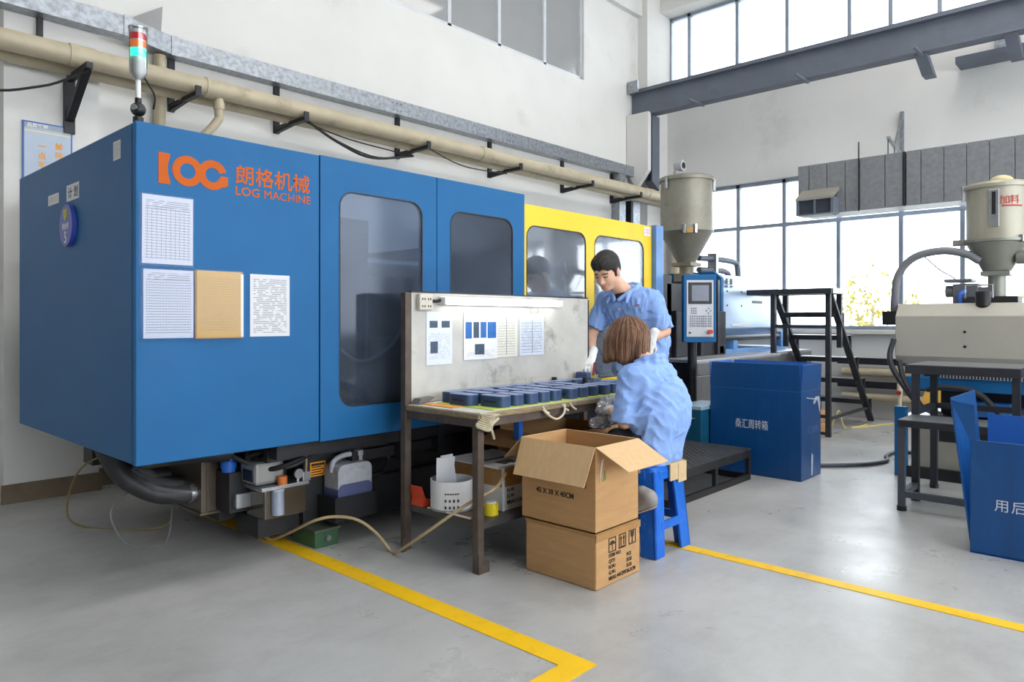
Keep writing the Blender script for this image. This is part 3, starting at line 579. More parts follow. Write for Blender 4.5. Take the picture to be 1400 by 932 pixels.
def bracket(u, where, wall=6.0):
    t = thing('wall_bracket', 'black angle-iron pipe bracket '+where, 'bracket', (u, wall, 2.95), group='pipe brackets on the left wall')
    MB().box(u-.025, u+.025, wall-.03, wall-.001, 2.95, 3.374).build('upright', BRKT, t)
    MB().box(u-.022, u+.022, 5.47, wall-.03, 2.975, 3.008).build('arm', BRKT, t)
    MB().bar((u, wall-.03, 2.965), (u, 5.72, 2.985), .03, .03).build('brace', BRKT, t)
    MB().box(u-.022, u+.022, 5.47, 5.485, 3.008, 3.05).build('end_lip', BRKT, t)
    return t
for u, w in zip((2.39, 3.32, 4.70, 6.08, 7.46, 8.6), ('on the wall beside the signal tower', 'above the orange lettering, where the cables start to sag', 'above the first tall machine window, where the sagging cables end',
    'above the seam of the second machine window', 'above the blue edge of the yellow door', 'at the trunking end by the corner duct')): bracket(u, w)
MB().cyl((9.80, 5.62, 0), (9.80, 5.62, 3.0), .075, n=16).build('riser_pipe', PIPE, label='thick cream riser pipe in the room corner behind the grey hopper', cat='pipe', smooth=True)
t = thing('wall_bracket', 'heavy black bracket with a long diagonal brace on the pilaster by the poster', 'bracket', (1.62, 5.86, 2.64))
MB().box(1.585, 1.655, 5.83, 5.859, 2.60, 2.985).build('upright', BRKT, t); MB().box(1.60, 1.64, 5.40, 5.83, 2.97, 3.01).build('arm', BRKT, t)
MB().bar((1.62, 5.83, 2.70), (1.62, 5.45, 2.98), .05, .04).build('brace', BRKT, t); MB().box(1.42, 1.45, 5.81, 5.86, 3.05, 3.40).build('tray_hanger', BRKT, t)
CBL = M('black_cable_sheath', S(28, 28, 32), .5)
for i, (pts, lab) in enumerate(((((3.36, 5.5, 2.97), (3.7, 5.55, 2.86), (4.1, 5.6, 2.80), (4.68, 5.7, 2.93)), 'thick black cable sagging between two wall brackets'),
                 (((3.36, 5.52, 2.98), (3.75, 5.6, 2.88), (4.2, 5.65, 2.83), (4.68, 5.72, 2.95)), 'thin black cable looped above the thick sagging cable'),
                 (((3.36, 5.6, 3.0), (3.9, 5.7, 2.96), (4.68, 5.8, 2.96)), 'short taut black wire behind the sagging cables'),
                 (((4.72, 5.5, 2.98), (5.3, 5.6, 2.91), (6.08, 5.7, 2.96)), 'black wire drooping beneath the pipe past the second coupling'),
                 (((-.3, 5.5, 2.75), (.9, 5.5, 2.70), (1.35, 5.5, 2.80), (1.62, 5.45, 2.96)), 'black wire swinging off the heavy pilaster bracket'))):
    MB().tube(pts, (.012, .007, .006, .006, .009)[i], 6).build('cable', CBL, label=lab, cat='cable', smooth=True)
MB().tube([(1.98, 5.505, 3.06), (2.03, 5.49, 2.98), (2.08, 5.5, 2.9), (2.09, 5.55, 2.82)], .007, 6).build('cable', CBL, label='short black wire hanging behind the signal tower', cat='cable', smooth=True)
dt = MB().prism([(2.04, 3.585), (2.31, 3.77), (2.29, 3.40), (2.06, 3.40)], 'y', 5.95, 5.956).build('sheet_offcut', M('grey_sheet_offcut', S(160, 160, 160), .5, alpha=.85), label='grey triangular sheet standing in the trunking bend', cat='sheet')
# trunking drop and steel column in the corner
cd = MB().box(8.62, 8.78, 5.86, 5.995, 0, 3.37).build('cable_duct', GALV, label='vertical galvanised duct falling from the trunking end', cat='duct')
d2 = thing('cable_duct', 'bent galvanised duct beside the steel column in the corner', 'duct', (9.05, 5.9, 2.0))
MB().box(8.86, 8.92, 5.82, 5.98, 0, 3.0).build('duct_body', DARK, d2); MB().box(8.92, 9.10, 5.82, 5.98, 0, 3.0).build('duct_body', GALV, d2)
MB().prism([(8.92, 3.0), (9.10, 3.0), (9.22, 3.16), (9.04, 3.16)], 'y', 5.82, 5.98).build('duct_elbow', GALV, d2)
colm = thing('steel_column', 'grey steel column carrying the crane beam in the corner', 'column', (9.22, 5.6, 3.2))
MB().box(9.12, 9.32, 5.62, 5.64, 3.3, 4.27).box(9.12, 9.32, 5.76, 5.78, 3.3, 4.27).box(9.21, 9.23, 5.64, 5.76, 3.3, 4.27).build('column_profile', GREYB, colm)
MB().prism([(9.12, 3.3), (9.32, 3.3), (9.32, 3.18)], 'y', 5.62, 5.76).build('column_foot', GREYB, colm)
MB().prism([(5.62, 3.45), (5.62, 4.30), (5.99, 4.30), (5.99, 3.45), (5.82, 3.2)], 'x', 9.0, 9.08).build('plaster_corbel', PLASTER, colm)
# crane beam
cb = thing('crane_beam', 'grey blue steel crane beam spanning below the high windows', 'beam', (9.2, 3, 4.28))
MB().box(9.06, 9.26, -5.9, 5.99, 4.63, 4.655).build('top_flange', GREYB, cb); MB().box(9.06, 9.26, -5.9, 5.99, 4.285, 4.305).build('bottom_flange', GREYB, cb)
MB().box(9.145, 9.165, -5.9, 5.99, 4.305, 4.63).build('web', GREYB, cb)
MB().box(9.12, 9.20, -5.9, 5.95, 4.655, 4.70).build('crane_rail', GREYB, cb)
MB().box(9.0, 9.03, 5.80, 5.98, 4.62, 4.80).build('end_stop', GALV, cb)
for y in (4.85, 3.4, 2.1): MB().obox((9.0, y, 4.27), (.42, .035, .03)).build('gusset', GREYB, cb)
t = thing('beam_strut', 'grey diagonal strut plate below the crane beam', 'bracket', (9.35, 1.9, 4.1), group='struts under the crane beam')
for y in (2.05, 1.2): MB().prism([(9.1, 4.28), (9.3, 4.28), (9.62, 4.12), (9.45, 4.12)], 'y', y, y+.12).build('strut_plate', GREYB, t)
MB().box(9.6, 9.895, -1, 1.86, 4.23, 4.31).build('secondary_rail', GREYB, label='short grey rail fixed to the back wall behind the crane beam', cat='rail')
MB().box(9.85, 9.9, 1.4, 1.52, 4.36, 4.5).build('junction_box', GALV, label='small grey box on the back wall below the crane beam', cat='box')
# ---------------------------------------------------------------- grey ventilation duct with louvre
DG = M('grey_duct_panel', S(128, 130, 134), .55, .1, var=.12, scale=22, dirt=S(104, 106, 110), dirt_amt=.5, dirt_scale=7)
du = thing('ventilation_duct', 'long grey panelled ventilation duct hung in front of the windows', 'duct', (9.4, 1, 2.58))
MB().box(9.24, 9.76, -4, 3.53, 2.60, 3.20).build('duct_body', M('window_lit_underside', S(196, 200, 206), .5), du)  # body coloured pale for the window light on its underside
ys = [3.53, 3.39, 3.17, 2.954, 2.785, 2.505, 2.31, 2.28, 2.125, 1.896, 1.676, 1.463, 1.234, 1.0, .77, .54, .31, .08, -.15, -.4]
for a, b in zip(ys[:-1], ys[1:]):
    thin = abs(a-b) < .05
    MB().box(9.205 if not thin else 9.19, 9.24, b+.004, a-.004, 2.585, 3.215).build('panel', DG if not thin else BRKT, du, bevel=.004)
vt = thing('louvre_vent', 'grey hooded louvre vent on the end of the ventilation duct', 'vent', (9.0, 3.24, 2.56))
MB().prism([(9.205, 2.90), (8.98, 2.77), (8.98, 2.74), (9.205, 2.86)], 'y', 3.02, 3.47).build('hood', M('beige_hood', S(150, 146, 136), .5), vt)
MB().box(8.99, 9.205, 3.02, 3.05, 2.56, 2.76).box(8.99, 9.205, 3.44, 3.47, 2.56, 2.76).box(8.99, 9.205, 3.05, 3.44, 2.55, 2.57).box(8.99, 9.02, 3.235, 3.255, 2.57, 2.75).build('vent_frame', GREYB, vt)
MB().box(9.19, 9.204, 3.05, 3.44, 2.57, 2.86).build('vent_back', GREYB, vt)
for k in range(7): MB().obox((9.03, 3.245, 2.585+k*.025), (.03, .37, .005), Matrix.Rotation(.6, 3, 'Y')).build('slat', GREYB, vt)
wbk = thing('wall_bracket', 'grey triangular hanger bracket on the back wall above the ventilation duct', 'bracket', (9.7, 2.56, 3.3))
MB().box(9.86, 9.899, 2.47, 2.51, 3.22, 3.86).build('upright', GALV, wbk); MB().bar((9.88, 2.49, 3.30), (9.28, 2.49, 3.43), .035, .03).build('arm', GALV, wbk)
MB().bar((9.87, 2.49, 3.78), (9.55, 2.49, 3.38), .025, .02).build('brace', GALV, wbk)
for x in (9.28, 9.55): MB().cyl((x, 2.49 if x > 9.4 else 2.49, 3.2), (x, 2.49, 3.40), .006, n=6).build('hanger_rod', BRKT, wbk)
MB().cyl((9.17, 2.785, 2.57), (9.17, 2.785, 3.40), .008, n=6).build('hanger_rod', BRKT, wbk)
# ---------------------------------------------------------------- pipes along the foot of the back wall
for z, r, mt, lab in ((.60, .055, PIPE, 'upper cream pipe along the foot of the back wall'), (.28, .05, PIPE, 'lower cream pipe along the foot of the back wall')):
    t = thing('heating_pipe', lab, 'pipe', (9.72, 2, z)); MB().cyl((9.72, -5, z), (9.72, 3.15, z), r, n=16).build('pipe_body', mt, t, smooth=True)
for z, lab in ((.735, 'upper black square rail above the cream pipes'), (.44, 'lower black square rail between the cream pipes')):
    MB().box(9.68, 9.76, -5, 3.2, z-.04, z+.04).build('wall_rail', BRKT, label=lab, cat='rail')
vv = thing('tap_pipe', 'short upright cream tap pipe with a red handle on the back wall', 'pipe', (9.62, 2.45, .1))
MB().cyl((9.62, 2.45, .15), (9.62, 2.45, .58), .022, n=10).cyl((9.62, 2.45, .34), (9.62, 2.45, .48), .032, n=10).build('pipe_body', M('cream_plastic', S(226, 214, 190), .5), vv, smooth=True)
MB().cyl((9.60, 2.45, .37), (9.57, 2.45, .37), .026, n=10).build('tap_handle', M('tap_red', S(170, 40, 36), .5), vv)
MB().cyl((9.6, 2.23, .05), (9.6, 2.23, .2), .03, n=10).build('pipe_stub', PIPE, label='little capped pipe stub near the tap pipe', cat='pipe', smooth=True)
# ================================================================ work bench
BX0, BX1, BY0, BY1, BZ = 2.48, 4.12, 2.52, 3.09, .80
RUST = M('rusty_brown_steel', S(92, 80, 72), .55, .3, var=.25, scale=14, dirt=S(60, 50, 44), dirt_amt=.6, dirt_scale=9)
WB = thing('workbench', 'grimy steel workbench with a lower shelf and a tall white back board', 'workbench', (3.3, 2.8, 0))
for x, y, h in ((BX0+.02, BY0+.02, .765), (BX1-.02, BY0+.02, .765), (BX0+.01, BY1+.005, 1.41), (BX1-.02, BY1+.005, 1.41)):
    MB().box(x-.021, x+.021, y-.021, y+.021, 0, h).build('leg', RUST, WB, bevel=.003)
for x, y, s in ((BX0+.02, BY0+.02, 1), (BX0+.01, BY1, -1)):
    MB().prism([(x-.02, 0), (x+.055*s, 0), (x+.055*s, .05), (x-.02, .10)], 'y', y-.026, y-.021).build('foot_gusset', RUST, WB)
MB().box(BX0, BX1, BY0, BY0+.04, .725, .765).box(BX0, BX1, BY1-.05, BY1-.02, .725, .765).box(BX0, BX0+.04, BY0+.04, BY1-.05, .725, .765).box(BX1-.04, BX1, BY0+.04, BY1-.05, .725, .765).build('top_rail', RUST, WB)
MB().box(BX0-.015, BX1+.01, BY0-.015, BY1-.02, .767, BZ-.004).build('bench_top', M('worn_wrapped_plywood', S(136, 118, 88), .4, var=.3, scale=16, stretch=(1, 1, 5), dirt=S(190, 184, 164), dirt_amt=.7, dirt_scale=14, bump=.3, bscale=60), WB, bevel=.006)
MB().box(BX0, BX1, BY0, BY1-.03, BZ-.004, BZ-.001).build('top_sheet', M('taped_white_worktop', S(206, 204, 194), .45, var=.1, dirt=S(120, 110, 96), dirt_amt=.6, dirt_scale=6), WB)
MB().box(BX0+.02, BX1-.03, BY0+.005, BY1-.02, .215, .25).build('lower_shelf', M('dark_scuffed_steel', S(84, 82, 82), .5, .3, var=.2, scale=8), WB, bevel=.003)
MB().box(BX0+.03, BX1, BY1-.018, BY1+.0, BZ, 1.41).build('back_board', M('scuffed_white_board', S(192, 190, 184), .6, var=.09, scale=7, dirt=S(96, 92, 88), dirt_amt=.75, dirt_scale=5.5), WB)
MB().box(BX0+.03, BX1, BY1-.02, BY1+.002, 1.41, 1.418).box(BX1, BX1+.012, BY1-.02, BY1+.002, BZ, 1.40).build('board_edge', DARK, WB)
bg_ = M('clear_packing_tape', S(168, 158, 132), .2, var=.2, scale=20)
tp = MB()
for k in range(9):
    a = k*.7; tp.tube([(BX0-.015+.02*math.sin(a), BY0-.018, .80-.008*k), (BX0+.05, BY0-.026-.004*math.cos(a), .79-.010*k), (BX0+.11+.02*math.sin(a*2), BY0-.02, .785-.004*k)], .006, 5)
tp.tube([(BX0+.05, BY0-.02, .76), (BX0+.07, BY0-.03, .70), (BX0+.085, BY0-.028, .665)], .008, 5)
tp.build('tape_wrap', bg_, WB, smooth=True)
t2 = MB()
for x in (2.95, 3.12, 3.19): t2.tube([(x, BY0-.018, .79), (x+.02, BY0-.022, .765), (x+.05, BY0-.022, .75)], .006, 5)
t2.tube([(2.95, BY0-.02, .775), (3.0, BY0-.03, .735), (3.06, BY0-.032, .715), (3.12, BY0-.03, .74), (3.14, BY0-.02, .79)], .006, 5)
t2.build('loose_string', M('cream_string', S(216, 206, 184), .6), WB, smooth=True)
MB().box(3.0, 3.035, BY0+.2, BY0+.24, .55, .725).build('hanging_strap', M('blue_strap', S(30, 96, 186), .5), WB)
# lamp, socket, notices on the board
lm = thing('tube_lamp', 'glowing white fluorescent tube lamp on the bench back board', 'lamp', (3.2, 3.03, 1.34))
MB().box(2.70, 3.76, 3.045, 3.069, 1.345, 1.392).build('lamp_housing', WHITE, lm, bevel=.004)
MB().cyl((2.74, 3.028, 1.365), (3.74, 3.028, 1.365), .019, n=14).build('tube', M('lit_tube', (1, 1, .98), .4, var=0, emit=9), lm, smooth=True)
for x in (2.70, 3.74): MB().box(x, x+.022, 3.008, 3.047, 1.345, 1.388).build('end_cap', WHITE, lm, bevel=.004)
MB().tube([(2.70, 3.05, 1.37), (2.67, 3.045, 1.365), (2.64, 3.045, 1.365)], .009, 8).build('lead', BLACK, lm, smooth=True)
so = thing('power_socket', 'white double power socket on the board corner beside the tube lamp', 'socket', (2.585, 3.05, 1.31))
MB().box(2.54, 2.635, 3.035, 3.071, 1.312, 1.405).build('socket_body', M('yellowed_plastic', S(206, 200, 186), .4), so, bevel=.008)
for x in (2.567, 2.609):
    for z in (1.375, 1.335):
        for dx in (-.008, .008): MB().box(x+dx-.003, x+dx+.003, 3.033, 3.0355, z-.006, z+.006).build('socket_hole', BLACK, so)
PIC1, PIC2 = M('photo_blue', S(40, 104, 176), .4, var=.2, scale=30), M('photo_slate', S(62, 78, 100), .4, var=.25, scale=30)
def board_paper(name, label, mat, u, z, w, h, pics, tilt=0, dz=0):
    t = thing(name, label, 'paper', (u+w/2, 3.07, z)); y = 3.0705-dz
    sheet('sheet', mat, t, (u, y, z), (math.cos(tilt), 0, math.sin(tilt)), (-math.sin(tilt), 0, math.cos(tilt)), w, h, .0012)
    for a, b, c, d, mt in pics: MB().box(u+a*w, u+c*w, y-.0022, y-.0013, z+b*h, z+d*h).build('printed_picture', mt, t)
    return t
board_paper('instruction_sheet', 'pale sheet with three small dark pictures below the power socket', paper('instr1', S(216, 222, 240), 0, 0, textamt=.35, text=(.1, .6)), 2.615, 1.005, .195, .30, ((.12, .70, .42, .83, PIC2), (.58, .70, .90, .83, PIC2), (.15, .22, .43, .44, PIC2)))
board_paper('instruction_sheet', 'cream ruled sheet partly under the sheet of blue pictures', paper('instr3', S(222, 220, 208), 18, 3, textamt=.25, text=(.2, .7)), 3.06, 1.028, .31, .29, ())
board_paper('instruction_sheet', 'white sheet showing four blue product pictures in a row', paper('instr2', S(228, 228, 230), 0, 0, textamt=.3, text=(.05, .2)), 2.90, 1.022, .285, .288, ((.05, .44, .23, .78, PIC1), (.28, .45, .44, .78, PIC2), (.49, .45, .66, .78, PIC1), (.70, .44, .96, .78, PIC1), (.32, .1, .60, .32, PIC2)), dz=.002)
board_paper('instruction_sheet', 'pale blue typed sheet in a plastic pocket under the lamp end', paper('instr4', S(206, 214, 230), 14, 2, textamt=.45, text=(.1, .9)), 3.392, 1.03, .24, .265, ())
# ---------------------------------------------------------------- things on the bench
MB().box(2.60, 3.98, 2.53, 2.98, BZ, BZ+.003).build('foam_mat', M('lime_green_mat', S(190, 206, 70), .6, var=.15), label='lime green mat under the rows of navy cases', cat='mat')
MB().box(2.52, 2.595, 2.75, 3.0, BZ, BZ+.003).build('orange_card', M('orange_card', S(226, 150, 60), .6), label='orange card lying on the bench left of the cases', cat='card')
MB().prism([(2.5, .805), (2.58, .812), (2.62, .835), (2.52, .83)], 'y', 3.0, 3.06).build('grey_offcut', M('grey_foam', S(110, 108, 106), .8), label='small grey offcut against the foot of the back board', cat='offcut')
CASETOP = M('navy_top_sheen', S(104, 124, 168), .28, var=.05)  # case tops painted paler, standing for reflected light
def case_proto():
    t = thing('plastic_case', 'x', 'plastic case', (0, 0, 0), group='moulded navy cases on the bench')
    MB().prism(rrect(-.045, .045, -.085, .085, .03, 5), 'z', 0, .056).build('case_body', NAVY, t, local=True, smooth=True)
    MB().prism(rrect(-.043, .043, -.083, .083, .029, 5), 'z', .056, .059).build('case_top', CASETOP, t, local=True, smooth=True)
    for k in range(5): MB().box(-.0465, -.0445, -.038+k*.019-.006, -.038+k*.019+.006, .022, .034).build('slot', BLACK, t, local=True)
    return t
case0 = case_proto(); first = [True]
ORD = [w+' navy case ' for w in 'first second third fourth fifth sixth seventh eighth ninth tenth'.split()]
FRONT = 'of the front row, counted from the tape-wrapped bench corner'; MID = 'of the middle row, counted from the tape-wrapped bench corner'; BACKL = 'of the rear row by the board, counted from the power socket end'
def place_case(x, y, rz, lab, grp, z=BZ+.003):
    o = case0 if first[0] else dup(case0); first[0] = False
    o.location = (x, y, z); o.rotation_euler = (0, 0, rz); o['label'] = lab; o['group'] = grp
for k in range(10):
    place_case(2.72+k*.108+(.03 if k > 4 else 0), 2.632+.006*math.sin(k*2.1), .03*math.sin(k*1.7), ORD[k]+FRONT, 'front row of navy cases')
for k in range(8): place_case(2.66+k*.125, 2.812+.006*math.sin(k*1.3), .04*math.sin(k*2.3), ORD[k]+MID, 'middle row of navy cases')
for k in range(7): place_case(2.74+k*.185, 2.955, math.pi/2+.03*math.sin(k*3), ORD[k]+BACKL, 'rear row of navy cases')
place_case(3.885, 2.72, math.pi/2+.2, 'single navy moulded case turned askew at the row end by the man', 'turned navy case')
cl = thing('cutting_jig', 'dark blue clamp jig under the man\'s gloved hand', 'jig', (3.98, 2.99, BZ))
MB().box(3.945, 4.10, 2.93, 3.03, BZ+.0005, BZ+.05).box(3.945, 4.0, 2.95, 3.05, BZ+.05, BZ+.10).build('jig_body', NAVY, cl, bevel=.01)
MB().cyl((3.97, 2.90, BZ+.055), (4.08, 2.96, BZ+.07), .01, n=8).build('jig_rod', STEEL, cl)
for x, y, lab in ((3.72, 3.05, 'little black peg standing against the back board'), (3.86, 2.90, 'taller black peg among the rear navy cases')):
    MB().box(x-.012, x+.012, y-.012, y+.012, BZ+.003, BZ+.075).build('black_peg', BLACK, label=lab, cat='peg')
hs = thing('black_fittings', 'cluster of small black fittings on the mat behind the cases', 'fitting', (3.68, 2.86, BZ))
for k in range(5): MB().cyl((3.76+k*.025, 2.89-.008*k, BZ+.003), (3.76+k*.025, 2.89-.008*k, BZ+.02+.004*(k % 2)), .009, n=8).build('fitting', BLACK, hs)
MB().box(3.74, 3.90, 2.85, 2.90, BZ+.003, BZ+.006).build('strip', BLACK, hs)
MB().box(4.0, 4.1, 2.55, 2.8, BZ, BZ+.004).build('printed_leaflet', M('pink_leaflet', S(226, 176, 170), .5, var=.15, scale=20), label='pinkish printed leaflet at the open bench end', cat='leaflet')
# ---------------------------------------------------------------- things on the lower shelf
tb = thing('cut_tub', 'white round tub with printed symbols on the lower shelf', 'tub', (2.60, 2.845, .25))
TW = M('white_tub_card', S(224, 224, 226), .5, var=.04)
MB().lathe([(.0, 0), (.112, 0), (.114, .155), (.110, .155), (.108, .006), (0, .006)], (2.60, 2.845, .256), 32).build('tub_body', TW, tb, smooth=True)
MB().lathe([(.1135, 0), (.1155, 0), (.1155, .01), (.1135, .01)], (2.60, 2.845, .254), 32).build('tub_rim', M('grey_rim', S(150, 150, 152), .5), tb, smooth=True)
for r_ in range(2):
    for k in range(4):
        a = math.radians(212+k*11); p = Vector((2.60+.1155*math.cos(a), 2.845+.1155*math.sin(a), .315-r_*.035)); MB().obox(p, (.002, .009, .014), Matrix.Rotation(a, 3, 'Z')).build('printed_symbol', INK, tb)
for k in range(6):
    a = math.radians(212+k*6.5); p = Vector((2.60+.1155*math.cos(a), 2.845+.1155*math.sin(a), .35)); MB().obox(p, (.002, .009, .007), Matrix.Rotation(a, 3, 'Z')).build('printed_word', INK, tb)
for k, (a, lean) in enumerate(((2.5, .5), (1.9, .25), (2.9, .7))):
    c = Vector((2.560+.035*k, 2.87+.012*k, .405)); MB().obox(c, (.07, .003, .24), rot(.12*k-.1, .5*(lean-.5), 2.5+.1*k)).build('paper_scrap', PAPER, label=('folded white paper sticking out of the tub', 'curled white scrap inside the tub', 'leaning white paper slip at the tub edge')[k], cat='paper')
cw = thing('carton', 'closed white and brown carton with a printed lid on the lower shelf', 'carton', (2.95, 2.78, .25))
WC = M('white_carton_board', S(212, 210, 206), .6, var=.06, dirt=S(150, 140, 126), dirt_amt=.4)
MB().box(2.74, 3.08, 2.60, 2.98, .25, .375).build('carton_base', WC, cw); MB().box(2.737, 3.083, 2.597, 2.983, .375, .475).build('tape_band', M('brown_tape', S(164, 116, 62), .25, var=.15, scale=12), cw)
MB().box(2.70, 3.085, 2.595, 3.01, .477, .483).build('carton_lid', WC, cw)
MB().box(2.735, 2.75, 2.594, 2.60, .25, .476).build('edge_tape', PAPER, cw)
MB().box(2.70, 3.085, 2.78, 2.80, .483, .484).build('lid_stripe', INK, cw)
for k in range(4): MB().box(2.80+k*.03, 2.823+k*.03, 2.64+.01*(k % 2), 2.72, .483, .484).build('lid_print', INK, cw)
for k, s_ in enumerate(('N.W.', 'G.W.', 'MEAS.51X38CM')): text(s_, .028, (2.77, 2.5965, .345-k*.032), (1, 0, 0), (0, 0, 1), INK, cw, 'lettering', .0003, .0006)
tr_ = thing('tape_roll', 'yellow tape roll with a white core on the lower shelf', 'tape roll', (2.655, 2.60, .25))
MB().lathe([(.028, 0), (.037, .0), (.037, .062), (.028, .062)], (2.655, 2.60, .25), 20).build('tape', M('yellow_tape', S(232, 208, 32), .35), tr_, smooth=True)
MB().lathe([(.020, 0), (.027, 0), (.027, .068), (.020, .068)], (2.655, 2.60, .25), 20).build('core', PAPER, tr_, smooth=True)
rd = thing('red_folder', 'torn red-orange folder curling up at the shelf end', 'folder', (2.53, 3.0, .25))
MB().prism([(2.50, .252), (2.66, .252), (2.60, .262), (2.56, .272), (2.52, .30), (2.497, .36), (2.492, .36), (2.505, .29)], 'y', 2.968, 3.062).build('folder_cover', M('orange_red_card', S(208, 72, 40), .45, var=.1), rd)
MB().box(2.5, 2.60, 2.60, 2.92, .2505, .2535).build('folder_board', M('brown_board', S(110, 84, 66), .7), rd)
MB().box(2.585, 2.605, 2.935, 3.0, .274, .278).build('folder_label', PAPER, rd)
MB().bar((2.507, 2.93, .2545), (2.507, 2.60, .2585), .008, .008).build('white_stick', WHITE, label='thin white plastic stick lying on the shelf edge', cat='stick')
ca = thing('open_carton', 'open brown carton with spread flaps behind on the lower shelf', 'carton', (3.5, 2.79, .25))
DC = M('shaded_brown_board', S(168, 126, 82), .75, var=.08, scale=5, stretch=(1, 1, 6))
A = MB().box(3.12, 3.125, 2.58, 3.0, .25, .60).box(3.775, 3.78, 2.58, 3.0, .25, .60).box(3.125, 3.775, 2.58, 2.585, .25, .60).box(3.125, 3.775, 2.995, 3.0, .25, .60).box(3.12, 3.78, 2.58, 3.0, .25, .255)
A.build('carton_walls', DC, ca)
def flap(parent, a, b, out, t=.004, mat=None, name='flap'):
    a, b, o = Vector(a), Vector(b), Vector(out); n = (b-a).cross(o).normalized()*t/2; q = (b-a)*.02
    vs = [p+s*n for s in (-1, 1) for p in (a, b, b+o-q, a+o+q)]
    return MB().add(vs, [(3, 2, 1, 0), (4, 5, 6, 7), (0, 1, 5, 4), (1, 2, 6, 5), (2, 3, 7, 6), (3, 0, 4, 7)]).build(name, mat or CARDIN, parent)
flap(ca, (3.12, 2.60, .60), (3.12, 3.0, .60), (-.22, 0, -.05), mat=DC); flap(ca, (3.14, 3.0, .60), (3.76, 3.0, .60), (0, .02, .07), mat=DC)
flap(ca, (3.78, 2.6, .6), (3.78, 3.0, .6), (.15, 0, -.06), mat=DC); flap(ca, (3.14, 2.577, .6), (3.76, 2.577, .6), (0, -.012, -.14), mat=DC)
# ================================================================ cartons in front of the bench
lc = thing('carton', 'closed brown carton on the floor with shipping symbols, under the open carton', 'carton', (2.885, 2.18, 0))
LB = MB().box(2.70, 3.07, 1.965, 2.40, .001, .26); LB.build('carton_body', CARD, lc, bevel=.006)
MB().box(2.698, 3.072, 1.962, 1.966, .225, .259).build('edge_tape', M('clear_tape', S(170, 128, 80), .2, var=.1), lc)
MB().box(2.6975, 2.701, 1.962, 2.402, .246, .2605).build('edge_tape', MATS['clear_tape'], lc)
yf = 1.9635
def mark(x, z, w, h):  MB().prism([(x, z), (x+w, z), (x+w, z+h), (x, z+h)], 'y', yf-.001, yf+.002, [[(x+.004, z+.004), (x+.004, z+h-.004), (x+w-.004, z+h-.004), (x+w-.004, z+.004)]]).build('symbol_frame', INK, lc)
for k in range(3): mark(2.80+k*.085, .155, .06, .068)
MB().prism([(2.83+.022*math.cos(t*math.pi/8), .19+.018*math.sin(t*math.pi/8)) for t in range(9)], 'y', yf-.001, yf+.001).box(2.8285, 2.8315, yf-.001, yf+.001, .163, .19).build('umbrella_symbol', INK, lc)
for dx in (.018, .042): MB().prism([(2.885+dx-.003, .168), (2.885+dx+.003, .168), (2.885+dx+.003, .2), (2.885+dx+.009, .2), (2.885+dx, .216), (2.885+dx-.009, .2), (2.885+dx-.003, .2)], 'y', yf-.001, yf+.001).build('arrow_symbol', INK, lc)
MB().box(2.885+.012, 2.885+.048, yf-.001, yf+.001, .160, .164).build('arrow_base', INK, lc)
MB().prism([(2.985, .216), (3.015, .216), (3.013, .196), (3.003, .186), (3.003, .168), (3.012, .163), (2.988, .163), (2.997, .168), (2.997, .186), (2.987, .196)], 'y', yf-.001, yf+.001).build('glass_symbol', INK, lc)
for k, (a, b) in enumerate((('ITEM NO:', ''), ('QTY:', 'PCS'), ('N.W.:', 'KGS'), ('G.W.:', 'KGS'), ('MEAS.:44X39X26.5CM', ''))):
    z = .132-k*.027; text(a, .024, (2.80, yf, z), (1, 0, 0), (0, 0, 1), INK, lc, 'lettering', .0004, .0008)
    if b: text(b, .024, (2.95, yf, z), (1, 0, 0), (0, 0, 1), INK, lc, 'lettering', .0004, .0008)
uc = thing('open_carton', 'open brown carton with spread flaps stacked on the closed carton by the stool', 'carton', (2.885, 2.2, .262))
U0, U1, V0, V1, Z0, Z1 = 2.705, 3.065, 1.972, 2.43, .263, .665
MB().box(U0, U0+.006, V0, V1, Z0, Z1).box(U1-.006, U1, V0, V1, Z0, Z1).box(U0+.006, U1-.006, V0, V0+.006, Z0, Z1).box(U0+.006, U1-.006, V1-.006, V1, Z0, Z1).box(U0, U1, V0, V1, Z0-.0005, Z0+.005).build('carton_walls', CARD, uc)
flap(uc, (U0-.002, V1, Z1), (U0-.002, V0, Z1), (-.075, 0, -.175)); flap(uc, (U0, V0-.002, Z1), (U1, V0-.002, Z1), (0, -.175, -.09))
flap(uc, (U1+.002, V0, Z1), (U1+.002, V1, Z1), (.03, 0, -.18)); flap(uc, (U0, V1+.002, Z1), (U1, V1+.002, Z1), (0, .13, -.12))
text('45 X 38 X 40CM', .036, (U0-.001, 2.335, .405), (0, -1, 0), (0, 0, 1), INK, uc, 'lettering', .0004, .001, width=.235)
text('湖北石亚电子制造有限公司', .036, (U0-.001, 2.385, .470), (0, -1, 0), (0, 0, 1), INK, uc, 'lettering', .0004, .0008, width=.36)
MB().prism([(2.765, .50), (2.79, .505), (2.783, .545), (2.775, .55)], 'y', V0-.002, V0+.001).build('green_label', M('green_scrap', S(120, 140, 80), .5), uc)
MB().prism([(2.735, .50), (2.748, .60), (2.765, .61)], 'y', V0-.004, V0-.001).build('torn_tape', PAPER, uc)
